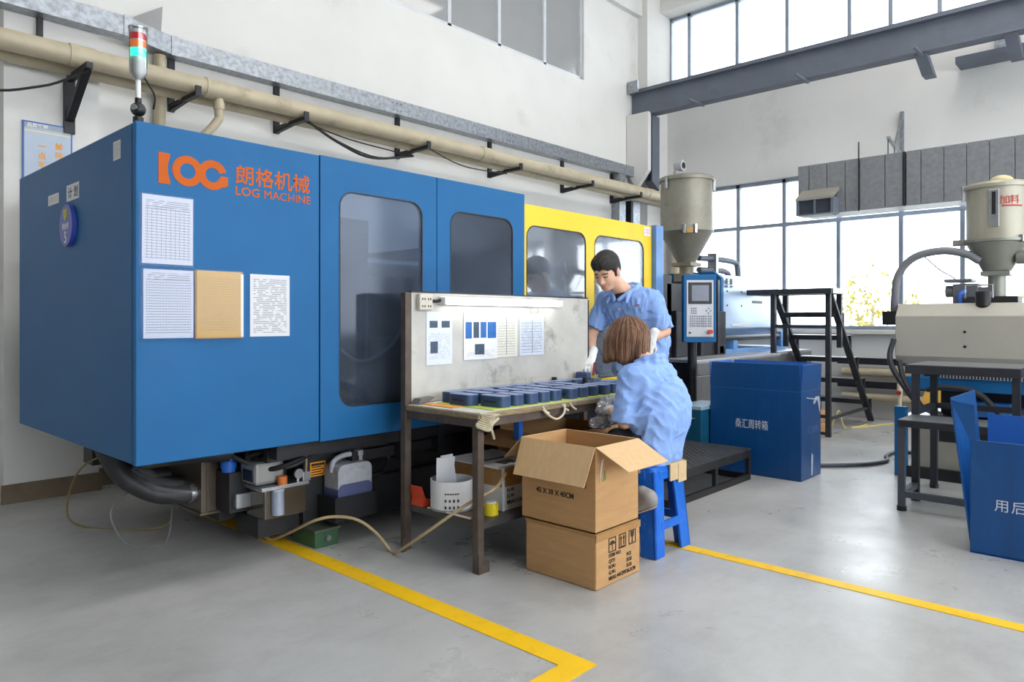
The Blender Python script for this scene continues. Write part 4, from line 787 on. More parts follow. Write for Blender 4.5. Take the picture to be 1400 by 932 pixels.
# ================================================================ stool, step, bins
st = thing('plastic_stool', 'bright blue plastic stool with a beige pad under the seated woman', 'stool', (3.44, 2.17, 0))
SB = M('blue_stool_plastic', S(22, 104, 208), .35, var=.12, scale=6, dirt=S(110, 150, 210), dirt_amt=.35, dirt_scale=12)
def frus(mb, b, t, z0, z1):
    return mb.add([(x, y, z0) for x, y in b]+[(x, y, z1) for x, y in t], [(3, 2, 1, 0), (4, 5, 6, 7), (0, 1, 5, 4), (1, 2, 6, 5), (2, 3, 7, 6), (3, 0, 4, 7)])
cx, cy = 3.44, 2.17
for sx in (-1, 1):
    for sy in (-1, 1):
        leg = MB(); o, i, w = .185, .150, .095
        for ax in (0, 1):
            bq = [(sx*o, sy*o), (sx*(o-w), sy*o), (sx*(o-w), sy*(o-.02)), (sx*o, sy*(o-.02))]; tq = [(sx*i, sy*i), (sx*(i-w*1.1), sy*i), (sx*(i-w*1.1), sy*(i-.02)), (sx*i, sy*(i-.02))]
            if ax: bq = [(y*sx*sy, x*sx*sy) for x, y in bq]; tq = [(y*sx*sy, x*sx*sy) for x, y in tq]
            frus(leg, [(cx+x, cy+y) for x, y in bq], [(cx+x, cy+y) for x, y in tq], .001, .45)
        leg.build('leg', SB, st, bevel=.006)
for a in range(4):
    R = Matrix.Rotation(a*math.pi/2, 3, 'Z'); p = Vector((cx, cy, .16))
    MB().obox(p+R@Vector((0, -.166, 0)), (.22, .018, .045), R).build('stretcher', SB, st, bevel=.004)
    MB().obox(Vector((cx, cy, .425))+R@Vector((0, -.146, 0)), (.20, .02, .05), R).build('seat_skirt', SB, st, bevel=.004)
MB().prism(rrect(cx-.152, cx+.152, cy-.152, cy+.152, .04), 'z', .445, .47).build('seat', SB, st, bevel=.006)
pd = MB().prism(rrect(cx-.02, cx+.165, cy-.168, cy+.14, .03), 'z', .471, .478)
for k in range(2): pd.box(cx-.01+k*.085, cx+.07+k*.092, cy-.170, cy-.162, .385-.02*k, .475)
pd.build('seat_pad', M('beige_padding', S(206, 180, 140), .8, var=.15, scale=12, bump=.4, bscale=50), st)
pf = thing('step_platform', 'low black step platform with a chequered top beside the machine', 'platform', (4.8, 2.8, 0))
PX0, PX1, PY0, PY1 = 4.22, 5.43, 2.45, 3.2
PM = M('black_step_steel', S(52, 51, 52), .45, .4, var=.2, scale=9, dirt=S(96, 88, 78), dirt_amt=.4)
MB().box(PX0, PX1, PY0, PY1, .235, .245).build('tread_plate', M('worn_tread_steel', S(86, 86, 90), .4, .5, var=.2, scale=6), pf)
ch = MB()
for i in range(40):
    for k in range(25):
        x, y = PX0+.03+i*.03, PY0+.02+k*.03; s_ = 1 if (i+k) % 2 else -1; dx, dy = .009, .009*s_
        ch.add([(x-dx, y-dy, .245), (x+.003*s_, y-.003, .2485), (x+dx, y+dy, .245), (x-.003*s_, y+.003, .2485)], [(0, 1, 2), (0, 2, 3)])
ch.build('tread_lozenges', MATS['worn_tread_steel'], pf, kind='stuff')
for y in (PY0, PY1-.03): MB().box(PX0, PX1, y, y+.03, .175, .235).build('top_rail', PM, pf, bevel=.003); MB().box(PX0, PX1, y, y+.03, .0, .045).build('bottom_rail', PM, pf, bevel=.003)
for x in (PX0, PX1-.03): MB().box(x, x+.03, PY0+.03, PY1-.03, .175, .235).build('top_rail', PM, pf); MB().box(x, x+.03, PY0+.03, PY1-.03, 0, .045).build('bottom_rail', PM, pf)
for x in (PX0, 4.84, PX1-.035):
    for y in (PY0, PY1-.03): MB().box(x, x+.035, y, y+.03, .045, .175).build('post', PM, pf)
tc = thing('metal_chest', 'low teal metal chest standing past the step platform', 'chest', (5.68, 3.02, 0))
TEAL = M('teal_chest_enamel', S(16, 84, 116), .4, var=.12, scale=6)
MB().box(5.47, 5.90, 2.90, 3.13, .0, .50).build('chest_body', TEAL, tc, bevel=.006); MB().box(5.465, 5.905, 2.895, 3.135, .50, .535).build('chest_lid', M('pale_lid', S(150, 176, 196), .35), tc, bevel=.006)
MB().cyl((5.455, 2.95, .43), (5.455, 3.07, .43), .006, n=8).box(5.455, 5.472, 2.95, 2.957, .425, .435).box(5.455, 5.472, 3.063, 3.07, .425, .435).build('handle', STEEL, tc)
BIN = M('blue_corrugated_plastic', S(6, 72, 132), .38, var=.09, scale=4, stretch=(5, 5, .4), dirt=S(36, 100, 160), dirt_amt=.35, dirt_scale=5)
BINL = M('blue_bin_inside', S(44, 104, 190), .4, var=.08, scale=4)
WLET = M('white_print', S(206, 214, 226), .6)
b1 = thing('storage_bin', 'tall blue corrugated bin with white characters beside the step platform', 'bin', (5.81, 2.5, 0))
X0, X1, Y0, Y1, H = 5.60, 6.02, 2.12, 2.885, .70
MB().box(X0, X0+.008, Y0, Y1, 0, H).box(X1-.008, X1, Y0, Y1, 0, H).box(X0+.008, X1-.008, Y0, Y0+.008, 0, H).box(X0+.008, X1-.008, Y1-.008, Y1, 0, H).box(X0, X1, Y0, Y1, .0, .008).build('bin_walls', BIN, b1, bevel=.003)
flap(b1, (X0+.003, Y1, H+.002), (X0+.003, Y0, H+.002), (-.006, 0, .205), .007, BIN); flap(b1, (X0, Y0+.003, H+.002), (X1, Y0+.003, H+.002), (0, -.01, .205), .007, BIN)
flap(b1, (X1-.003, Y0, H+.002), (X1-.003, Y1, H+.002), (.012, 0, .205), .007, BINL); flap(b1, (X0, Y1-.003, H+.002), (X1, Y1-.003, H+.002), (0, .01, .205), .007, BINL)
MB().box(X0-.001, X0, Y0, Y1, H-.005, H-.002).build('crease', BINL, b1)
text('桑汇周转箱', .082, (X0-.0012, 2.66, .38), (0, -1, 0), (0, 0, 1), WLET, b1, 'lettering', .0005, 0, width=.275)
text('桑汇周转箱', .06, (X0+.12, Y0-.0012, .36), (1, 0, 0), (0, 0, 1), M('faint_print', S(80, 120, 176), .6), b1, 'lettering', .0005, 0, width=.24)
TPE = M('torn_clear_tape', S(190, 198, 206), .3, var=.2, scale=30)
MB().prism([(5.84, .60), (5.87, .58), (5.93, .62), (5.99, .50), (6.0, .58), (5.97, .64), (5.90, .64)], 'y', Y0-.004, Y0-.001).bar((5.70, Y0-.004, .645), (5.9, Y0-.006, .62), .006, .008).build('torn_tape', TPE, b1)
MB().prism([(5.80, .02), (5.83, .02), (5.84, .18), (5.81, .2)], 'y', Y0-.003, Y0-.001).build('torn_tape', TPE, b1)
b2 = thing('storage_bin', 'open blue corrugated bin with leaning side flap near the black step table', 'bin', (4.85, .35, 0))
X0, X1, Y0, Y1, H = 4.535, 5.05, -.05, .81, .61
MB().box(X0, X0+.008, Y0, Y1, 0, H).build('front_wall', BIN, b2, bevel=.003)
MB().box(X1-.008, X1, Y0, Y1, 0, .70).build('back_wall', BINL, b2); MB().box(X0+.008, X1-.008, Y0, Y0+.008, 0, H).build('side_wall', BINL, b2); MB().box(X0, X1, Y0, Y1, 0, .008).build('bin_floor', BINL, b2)
MB().add([(X0+.01, Y1-.012, .0), (X1-.01, Y1-.012, .0), (X1-.03, Y1+.06, .84), (X0-.01, Y1+.085, .83), (X0+.01, Y1-.004, .0), (X1-.01, Y1-.004, .0), (X1-.03, Y1+.068, .84), (X0-.01, Y1+.093, .83)],
         [(3, 2, 1, 0), (4, 5, 6, 7), (0, 1, 5, 4), (1, 2, 6, 5), (2, 3, 7, 6), (3, 0, 4, 7)]).build('side_wall', BIN, b2)
MB().add([(X0-.002, Y1, .61), (X0-.012, Y1+.088, .82), (X0+.0, Y1-.02, .80), (X0+.0, Y1-.03, .61), (X0+.004, Y1, .61), (X0-.006, Y1+.088, .82), (X0+.006, Y1-.02, .80), (X0+.006, Y1-.03, .61)],
         [(3, 2, 1, 0), (4, 5, 6, 7), (0, 1, 5, 4), (1, 2, 6, 5), (2, 3, 7, 6), (3, 0, 4, 7)]).build('corner_flap', BIN, b2)
text('用后退回', .07, (X0-.0012, .70, .25), (0, -1, 0), (0, 0, 1), WLET, b2, 'lettering', .0005, 0, space=1.15)
# ================================================================ step ladder platform by the back window
ld = thing('ladder_platform', 'black steel ladder platform with five treads by the back window', 'ladder', (8.7, 3.1, 0))
LK = M('black_ladder_steel', S(58, 60, 66), .5, .3, var=.15, scale=10)
LY0, LY1 = 2.72, 3.32
MB().box(7.86, 8.36, LY0-.06, 3.60, 1.54, 1.60).build('platform', LK, ld, bevel=.004)
MB().box(7.9, 8.36, LY0-.066, LY0-.062, 1.545, 1.60).build('platform_edge', STEEL, ld)
for x in (7.95, 8.30):
    for y in (LY0, LY1): MB().box(x-.025, x+.025, y-.025, y+.025, .0 if x < 8.2 else .95, 1.54).build('leg', LK, ld)
for y in (LY0, LY1):
    MB().bar((8.0, y, 1.53), (9.42, y, .03), .03, .07, (0, 1, 0)).build('stringer', LK, ld); MB().box(7.975, 9.3, y-.015, y+.015, .18, .21).build('side_rail', LK, ld)
for z in (.20, 1.17): MB().box(7.935, 7.965, LY0+.025, LY1-.025, z, z+.035).build('cross_rail', LK, ld)
for k in range(5):
    z = 1.34-k*.26; u = 8.18+k*.247
    MB().box(u-.03, u+.25, LY0+.016, LY1-.016, z-.05, z).build('tread', LK, ld); MB().box(u-.02, u+.26, LY0-.012, LY1+.012, z, z+.006).build('tread_top', STEEL, ld)
    for y in (LY0, LY1): MB().box(u+.215, u+.245, y-.012, y+.012, max(0, z-.27), z-.001).build('tread_post', LK, ld)
MB().bar((7.95, LY0, .035), (7.95, LY1, .035), .03, .03).build('foot_rail', LK, ld)
# bits around the ladder
wk = [('lower pale timber block stacked behind the tall bin', 0), ('upper pale timber block stacked behind the tall bin', .13)]
for lab, z in wk: MB().box(8.05, 8.25, 2.84, 3.1, .0+z, .127+z).build('timber_block', M('pale_timber', S(206, 160, 104), .7, var=.1, scale=10, stretch=(1, 8, 1)), label=lab, cat='timber', bevel=.005)
lb = thing('warning_board', 'yellow and blue painted board leaning by the back wall pipes', 'board', (9.3, 2.1, 0))
YB = M('yellow_board_paint', S(226, 178, 84), .6, var=.1)
MB().prism([(2.28, .0), (2.16, .30), (2.02, .62), (1.86, .60), (1.92, .0)], 'x', 9.30, 9.33).build('board', YB, lb)
MB().prism([(2.2, .08), (2.10, .28), (1.95, .30), (1.97, .06)], 'x', 9.292, 9.3).build('painted_patch', M('board_blue', S(28, 88, 160), .5), lb)
MB().tube([(8.8, 2.75, .008), (9.1, 2.6, .008), (9.3, 2.55, .008), (9.5, 2.42, .008), (9.6, 2.1, .008)], .009, 6).build('yellow_cord', M('pale_yellow_cord', S(226, 206, 130), .5), label='pale yellow cord lying along the back wall floor', cat='cord', smooth=True)
MB().tube([(8.55, 2.9, .02), (8.6, 2.86, .15), (8.66, 2.84, .2), (8.72, 2.8, .01), (8.9, 2.72, .008), (9.2, 2.7, .008)], .008, 6).build('yellow_cord', MATS['pale_yellow_cord'], label='short looped pale cord by the ladder foot', cat='cord', smooth=True)
MB().tube([(6.1, 2.38, .018), (6.5, 2.0, .018), (6.85, 1.86, .018), (7.1, 1.92, .018), (7.35, 1.92, .018), (7.45, 1.8, .018), (7.5, 1.55, .018)], .017, 8).build('floor_cable', M('dark_grey_cable', S(66, 72, 84), .5), label='dark grey cable snaking over the floor past the tall bin', cat='cable', smooth=True)
# hose on the floor by the machine
MB().tube([(1.99, 3.92, .17), (2.018, 3.86, .09), (2.057, 3.79, .009), (2.084, 3.62, .073), (2.134, 3.44, .165), (2.221, 3.36, .184), (2.308, 3.28, .161), (2.371, 3.2, .092), (2.405, 3.13, .011), (2.39, 3.07, .009), (2.379, 3.0, .045), (2.385, 2.80, .175), (2.45, 2.68, .275), (2.53, 2.605, .345), (2.63, 2.545, .40), (2.73, 2.57, .455)], .0085, 8).build('air_hose', M('translucent_beige_hose', S(176, 156, 118), .3, var=.1), label='beige hose looping from the machine base to the bench shelf', cat='hose', smooth=True)
MB().tube([(1.55, 4.6, .5), (1.42, 4.9, .35), (1.36, 4.95, .1), (1.42, 4.85, .006), (1.62, 4.55, .006), (1.75, 4.4, .05), (1.72, 4.3, .25)], .006, 6).build('thin_wire', M('yellowed_wire', S(136, 122, 80), .5), label='thin yellowish wire drooping to the floor by the hydraulic hoses', cat='wire', smooth=True)
MB().tube([(1.5, 4.25, .33), (1.40, 4.32, .2), (1.44, 4.22, .04), (1.55, 4.15, .006), (1.66, 4.2, .02), (1.72, 4.28, .2)], .005, 6).build('thin_wire', M('grey_wire', S(120, 120, 122), .4), label='grey wire loop hanging below the machine end', cat='wire', smooth=True)
jc = thing('jerrycan', 'translucent plastic jerrycan of blue fluid in the machine tray', 'jerrycan', (2.38, 3.49, .141))
JM = M('cloudy_plastic', S(172, 174, 182), .35, var=.12, scale=25, dirt=S(110, 110, 120), dirt_amt=.7, dirt_scale=12)
MB().prism(rrect(2.272, 2.50, .143, .445, .04), 'y', 3.42, 3.56).build('can_body', JM, jc, bevel=.02, smooth=True)
MB().prism(rrect(2.2705, 2.5015, .1425, .335, .035), 'y', 3.418, 3.562).build('fluid', M('blue_grey_fluid', S(88, 96, 134), .3, var=.1), jc, bevel=.02)
MB().tube([(2.275, 3.49, .40), (2.285, 3.49, .455), (2.34, 3.49, .482), (2.41, 3.49, .484), (2.44, 3.49, .46)], .016, 10).build('handle', JM, jc, smooth=True)
MB().cyl((2.458, 3.49, .44), (2.458, 3.49, .475), .024, n=14).build('neck', JM, jc, smooth=True); MB().cyl((2.458, 3.49, .472), (2.458, 3.49, .502), .028, n=12).build('cap', M('grey_cap', S(160, 162, 170), .45), jc, smooth=True)
# ================================================================ black two-step table and the cream machine on the right
tb2 = thing('step_table', 'black steel two-level step table beside the open blue bin', 'step table', (5.65, 1.03, 0))
TG = M('slate_step_steel', S(86, 90, 98), .45, .3, var=.12, scale=8)
TK = M('black_table_steel', S(50, 52, 58), .45, .3, var=.15, scale=8)
A0, A1 = .72, 1.34
MB().box(5.54, 6.14, A0-.01, A1+.04, .885, .945).build('upper_top', TK, tb2, bevel=.004); MB().box(5.20, 5.56, A0, A1, .555, .60).build('lower_top', TK, tb2, bevel=.004)
MB().box(5.545, 6.135, A0-.005, A1+.035, .9455, .948).build('upper_sheet', M('grey_rubber_sheet', S(110, 110, 112), .5), tb2); MB().box(5.205, 5.555, A0+.005, A1-.005, .6005, .603).build('lower_sheet', STEEL, tb2)
for y in (A0+.02, A1-.02):
    MB().box(5.21, 5.25, y-.02, y+.02, .03, .555).build('leg', TG, tb2); MB().cyl((5.23, y, 0), (5.23, y, .03), .03, n=12).build('foot', DARK, tb2)
    for x in (5.58, 6.10):
        MB().box(x-.022, x+.022, y-.022, y+.022, .03, .885).build('leg', TK, tb2); MB().cyl((x, y, 0), (x, y, .03), .03, n=12).build('foot', DARK, tb2)
    MB().box(5.25, 5.558, y-.018, y+.018, .09, .13).build('side_rail', TG, tb2); MB().box(5.602, 6.078, y-.018, y+.018, .60, .64).build('side_rail', TK, tb2)
MB().box(5.212, 5.248, A0+.04, A1-.04, .09, .13).build('front_rail', TG, tb2); MB().box(6.085, 6.115, A0+.04, A1-.04, .6, .64).build('rear_rail', TK, tb2)
M2 = thing('injection_moulding_machine', 'cream covered injection machine with a red-lettered hopper behind the step table', 'machine', (6.9, .5, 0))
CREAM = M('cream_machine_enamel', S(174, 170, 158), .42, var=.05, scale=3, dirt=S(150, 146, 132), dirt_amt=.35, dirt_scale=3)
c2 = MB().prism([(6.60, 1.392), (6.5, 1.29), (6.5, .965), (6.55, .90), (7.35, .90), (7.35, 1.392)], 'y', -1.6, 1.69).build('injection_cover', CREAM, M2, bevel=.006)
for z in (1.165, 1.05): MB().cyl((6.497, 1.195, z), (6.502, 1.195, z), .011, n=8).build('screw_hole', BLACK, c2)
MB().box(6.75, 6.9, 1.69, 1.86, 1.215, 1.335).box(6.78, 6.87, 1.62, 1.70, 1.2, 1.35).build('drive_motor', BLACK, M2, bevel=.008)
MB().box(6.46, 7.3, -1.6, 1.60, .70, .80).build('bed_beam', BLUE, M2, bevel=.006); MB().box(6.44, 6.5, -1.6, 1.35, .802, .83).build('toothed_rack', M('bright_rack', S(210, 212, 216), .4, .2), M2)
for k in range(60): MB().box(6.435, 6.44, 1.33-k*.022, 1.342-k*.022, .804, .828).build('rack_tooth', BLACK, M2)
MB().box(6.45, 7.3, -1.6, 1.56, .06, .46).build('base_cabinet', M('grey_cabinet_enamel', S(150, 146, 134), .5, var=.08), M2, bevel=.005)
MB().box(6.42, 7.32, -1.6, 1.62, .46, .485).build('drip_tray', STEEL, M2); MB().box(6.42, 7.3, -1.6, 1.6, .0, .06).box(6.38, 6.42, -1.6, 1.6, .0, .09).build('plinth', BLACK, M2)
MB().box(6.446, 6.452, 1.0, 1.36, .30, .42).build('cabinet_opening', BLACK, M2)
MB().box(6.36, 6.43, 1.575, 1.66, .0, .56).build('corner_post', BLUE, M2, bevel=.004)
MB().box(6.55, 7.2, .9, 1.3, .5, .62).box(6.6, 6.9, .2, .7, .5, .66).build('hydraulic_block', M('blue_block', S(48, 104, 166), .45, var=.15), M2, bevel=.01)
MB().box(6.6, 7.3, -1.5, 1.5, .80, .90).box(6.7, 7.2, -1.5, 1.4, .485, .70).build('machine_core', DARK, M2)
for pts in ([(6.5, 1.70, 1.10), (6.46, 1.72, .95), (6.44, 1.66, .8), (6.44, 1.5, .58), (6.5, 1.35, .5)], [(6.5, 1.66, .92), (6.44, 1.60, .75), (6.43, 1.47, .55)], [(6.48, 1.45, .70), (6.42, 1.3, .73), (6.42, 1.1, .70), (6.42, .95, .55)]):
    MB().tube(pts, .022, 8).build('hydraulic_hose', HOSE, M2, smooth=True)
H2X, H2Y = 7.0, 1.06
CG = M('cream_hopper_enamel', S(168, 164, 148), .4, .15, var=.08, scale=4, dirt=S(130, 126, 110), dirt_amt=.5)
h2 = MB().lathe([(.205, 1.90), (.215, 1.91), (.213, 2.335), (.20, 2.335)], (H2X, H2Y, 0), 36).build('hopper', CG, M2, smooth=True, label='cream hopper with red characters')
MB().lathe([(.228, 2.325), (.23, 2.35), (.215, 2.37), (.1, 2.385), (0, 2.386)], (H2X, H2Y, 0), 36).build('hopper_lid', CG, h2, smooth=True)
MB().ball((H2X, H2Y-.03, 2.39), (.085, .085, .05), 16, 8).build('lid_knob', M('cream_knob', S(206, 192, 150), .6), h2, smooth=True)
MB().lathe([(.085, 1.66), (.10, 1.66), (.215, 1.885), (.232, 1.89), (.232, 1.91), (.2, 1.91)], (H2X, H2Y, 0), 36).build('hopper_cone', M('grey_green_steel', S(138, 140, 132), .45, .3, var=.1), h2, smooth=True)
MB().cyl((H2X, H2Y, 1.42), (H2X, H2Y, 1.66), .065, n=16).box(H2X-.1, H2X+.1, H2Y-.1, H2Y+.1, 1.62, 1.655).box(H2X-.1, H2X+.1, H2Y-.1, H2Y+.1, 1.392, 1.44).build('hopper_throat', MATS['grey_green_steel'], h2, smooth=True)
def around(ang, r, z): a = math.radians(ang); return Vector((H2X+r*math.cos(a), H2Y+r*math.sin(a), z)), Matrix.Rotation(a, 3, 'Z')
p, R = around(183, .214, 2.15); MB().obox(p, (.012, .07, .30), R).build('sight_gauge', STEEL, h2, bevel=.003)
p, R = around(183, .2205, 2.19); MB().obox(p, (.006, .026, .18), R).build('gauge_glass', BLACK, h2)
RED = M('red_marker', S(186, 50, 44), .6)
for ang, chx in ((202, '加'), (221, '料')):
    a = math.radians(ang); p, R = around(ang, .2155, 2.185); text(chx, .075, p-Vector((-math.sin(a), math.cos(a), 0))*.035, (-math.sin(a), math.cos(a), 0), (0, 0, 1), RED, h2, 'lettering', .0006, 0)
for k in range(8): p, R = around(200+k*5, .2155, 2.165); MB().obox(p, (.003, .02, .012), R).build('red_underline', RED, h2)
p, R = around(238, .225, 1.905); MB().obox(p, (.04, .05, .06), R).build('clamp', STEEL, h2, bevel=.006)
p, R = around(112, .235, 2.30); MB().obox(p, (.03, .03, .13), R).build('lid_latch', STEEL, h2, bevel=.004)
p, R = around(105, .26, 1.90); MB().obox(p, (.10, .05, .05), R).build('hinge', MATS['grey_green_steel'], h2, bevel=.006)
MB().cyl((H2X-.05, H2Y-.14, 1.76), (H2X-.05, H2Y-.34, 1.76), .055, n=16).build('blower_stub', MATS['grey_green_steel'], h2, smooth=True)
fb = MB().box(6.92, 7.08, 1.18, 1.36, 1.395, 1.56).box(6.9, 7.1, 1.22, 1.42, 1.575, 1.60).cyl((6.98, 1.42, 1.50), (6.98, 1.36, 1.50), .05, n=14).box(6.95, 7.05, 1.10, 1.20, 1.46, 1.53)
fb.build('feed_valve', M('grey_valve_block', S(112, 114, 120), .45, .3), M2, bevel=.006)
MB().box(6.86, 7.1, .9, 1.25, 1.393, 1.45).build('feed_plate', DARK, M2, bevel=.004)
MB().cyl((6.60, 1.09, 1.37), (6.60, 1.09, 1.48), .05, .055, n=18).cyl((6.60, 1.09, 1.345), (6.60, 1.09, 1.37), .035, .05, n=18).build('sensor_dome', BLACK, M2, smooth=True)
MB().tube([(6.55, 1.02, 1.43), (6.55, 1.02, 1.53), (6.55, 1.2, 1.53), (6.55, 1.2, 1.43)], .006, 6, 0).build('sensor_guard', STEEL, M2)
MB().tube([(6.9, 1.30, 1.40), (6.88, 1.30, 1.47), (6.9, 1.26, 1.50)], .02, 8).build('blue_hose', M('blue_hose_rubber', S(50, 100, 190), .4), M2, smooth=True)
MB().tube([(6.82, 1.78, 1.3), (6.8, 1.77, 1.45), (6.8, 1.74, 1.65), (6.8, 1.62, 1.79), (6.82, 1.42, 1.835), (6.85, 1.25, 1.80), (6.88, 1.16, 1.74)], .032, 12).build('air_hose', M('grey_air_hose', S(120, 122, 128), .45), M2, smooth=True)
MB().tube([(6.8, 1.56, 1.81), (6.85, 1.44, 1.68), (6.9, 1.36, 1.62), (6.95, 1.33, 1.58)], .005, 6).build('wire', BLACK, M2, smooth=True)
# ================================================================ people: signed-distance bodies turned into one smooth mesh each
class SDF:
    def __init__(s, lo, hi, h):
        s.lo = np.array(lo, float); s.h = h; s.n = np.ceil((np.array(hi)-s.lo)/h).astype(int)+1; s.g = np.full(s.n, .3, np.float32)
    def _slc(s, lo, hi):
        a = np.clip(np.floor((lo-s.lo)/s.h).astype(int), 0, s.n); b = np.clip(np.ceil((hi-s.lo)/s.h).astype(int)+1, 0, s.n)
        X = [s.lo[i]+s.h*np.arange(a[i], b[i]) for i in range(3)]
        return tuple(slice(a[i], b[i]) for i in range(3)), np.stack(np.meshgrid(*X, indexing='ij'), -1)
    def _put(s, sl, d, k, sub):
        g = s.g[sl]
        if sub: d = -d; hh = np.clip(k-abs(g-d), 0, None)/k; s.g[sl] = np.maximum(g, d)+hh*hh*k/4
        else: hh = np.clip(k-abs(g-d), 0, None)/k; s.g[sl] = np.minimum(g, d)-hh*hh*k/4
        return s
    def cone(s, a, b, ra, rb, k=.03, sub=False, clip=None):
        a, b = np.array(a, float), np.array(b, float); m = max(ra, rb)+k+.05
        sl, P = s._slc(np.minimum(a, b)-m, np.maximum(a, b)+m)
        ab = b-a; t = np.clip(((P-a)@ab)/max(ab@ab, 1e-9), 0, 1); d = np.linalg.norm(P-a-t[..., None]*ab, axis=-1)-(ra+(rb-ra)*t)
        for p, n in clip or (): n = np.array(n, float)/np.linalg.norm(n); d = np.maximum(d, (P-np.array(p))@n)
        return s._put(sl, d, k, sub)
    def ell(s, c, r, R=None, k=.03, sub=False, clip=None):
        c = np.array(c, float); r = np.array(r, float); m = r.max()+k+.05; sl, P = s._slc(c-m, c+m)
        Q = (P-c)@(np.array(R) if R is not None else np.eye(3)); k0 = np.linalg.norm(Q/r, axis=-1); k1 = np.linalg.norm(Q/(r*r), axis=-1)+1e-9; d = k0*(k0-1)/k1
        for p, n in clip or (): n = np.array(n, float)/np.linalg.norm(n); d = np.maximum(d, (P-np.array(p))@n)
        return s._put(sl, d, k, sub)
    def pts(s): return np.stack(np.meshgrid(*[s.lo[i]+s.h*np.arange(s.n[i]) for i in range(3)], indexing='ij'), -1)
    def disp(s, f):
        w = np.abs(s.g) < .04; idx = np.argwhere(w); P = s.lo+s.h*idx; s.g[w] += f(P).astype(np.float32); return s
    def cut(s, p, n):
        n = np.array(n, float)/np.linalg.norm(n)
        ax = [s.lo[i]+s.h*np.arange(s.n[i])-p[i] for i in range(3)]
        d = (ax[0]*n[0])[:, None, None]+(ax[1]*n[1])[None, :, None]+(ax[2]*n[2])[None, None, :]; s.g = np.maximum(s.g, d.astype(np.float32)); return s
    def mesh(s):
        g = s.g; neg = g < 0; nx, ny, nz = g.shape
        cnt = np.zeros((nx-1, ny-1, nz-1), np.int8)
        for i in (0, 1):
            for j in (0, 1):
                for k in (0, 1): cnt += neg[i:nx-1+i, j:ny-1+j, k:nz-1+k]
        act = (cnt > 0) & (cnt < 8); C = np.argwhere(act); idx = np.full(act.shape, -1, np.int32); idx[act] = np.arange(len(C))
        acc = np.zeros((len(C), 3)); num = np.zeros(len(C))
        cor = [np.array(c) for c in ((0, 0, 0), (1, 0, 0), (0, 1, 0), (1, 1, 0), (0, 0, 1), (1, 0, 1), (0, 1, 1), (1, 1, 1))]
        val = [g[C[:, 0]+c[0], C[:, 1]+c[1], C[:, 2]+c[2]] for c in cor]
        for a in range(8):
            for b in range(a+1, 8):
                if np.abs(cor[a]-cor[b]).sum() != 1: continue
                x = (val[a] < 0) != (val[b] < 0); t = np.where(x, val[a]/np.where(x, val[a]-val[b], 1), 0)
                acc += np.where(x[:, None], cor[a]+t[:, None]*(cor[b]-cor[a]), 0); num += x
        V = s.lo+s.h*(C+acc/np.maximum(num, 1)[:, None]); F = []
        for ax in range(3):
            sh = [slice(None)]*3; sh[ax] = slice(0, -1); s2 = [slice(None)]*3; s2[ax] = slice(1, None)
            e = neg[tuple(sh)] != neg[tuple(s2)]; E = np.argwhere(e); o1, o2 = [i for i in range(3) if i != ax]
            ok = (E[:, o1] > 0) & (E[:, o2] > 0) & (E[:, o1] < s.n[o1]-1) & (E[:, o2] < s.n[o2]-1); E = E[ok]; q = []
            for da, db in ((0, 0), (1, 0), (1, 1), (0, 1)):
                c = E.copy(); c[:, o1] -= da; c[:, o2] -= db; q.append(idx[c[:, 0], c[:, 1], c[:, 2]])
            Q = np.stack(q, 1); fl = neg[E[:, 0], E[:, 1], E[:, 2]]
            if ax == 1: fl = ~fl
            Q[~fl] = Q[~fl][:, ::-1]; F.append(Q)
        return V, np.concatenate(F)
    def build(s, name, mat, parent, tint=None, label=None):
        V, F = s.mesh(); me = bpy.data.meshes.new(name); o = bpy.data.objects.new(name, me); COL.objects.link(o); o.parent = parent
        me.from_pydata((V-np.array(root_of(parent).location)).tolist(), [], F.tolist()); me.materials.append(mat); me.shade_smooth()
        if tint is not None:
            a = me.color_attributes.new('tint', 'FLOAT_COLOR', 'POINT'); c = np.ones((len(V), 4), np.float32); c[:, :3] = tint(V); a.data.foreach_set('color', c.ravel())
        return tag(o, label)
def folds(seed, amp, freq, axis=(.5, .3, .35), dirs=6):
    """soft drapery: broad ridges whose crests run roughly along the limb or torso, fading in and out"""
    r = np.random.default_rng(seed); D = r.normal(size=(dirs, 3))*np.array((1, 1, .55))+np.array(axis); D /= np.linalg.norm(D, axis=1)[:, None]; ph = r.random((3, dirs))*6.28
    def f(P):
        out = 0
        for i in range(dirs):
            w = np.sin(P@D[(i+2) % dirs]*freq*.33+ph[1, i])*1.7; m = .5+.5*np.sin(P@D[(i+3) % dirs]*freq*.45+ph[2, i])
            out = out+(1-2*np.abs(np.sin(P@D[i]*freq*.5*(.7+.25*(i % 3))+ph[0, i]+w))**.8)*m*m
        return -out*amp/dirs*2.2
    return f
SKIN = M('skin', S(226, 178, 150), .5, var=.04, scale=20, vcol=True)
SHIRT = M('light_blue_work_shirt', S(140, 174, 234), .8, var=.05, scale=5, bump=.5, bscale=22, stretch=(1, 1, .45))
TROU = M('dark_navy_trousers', S(40, 46, 62), .8, var=.1, bump=.2, bscale=20)
GLOVE = M('white_knit_glove', S(232, 232, 232), .85, var=.04, scale=60, bump=.25, bscale=220)
SHOE = M('grey_trainer', S(142, 138, 136), .7, var=.12, scale=14)
BLACKHAIR = M('short_black_hair', S(38, 34, 32), .55, var=.35, scale=60, bump=.5, bscale=260)
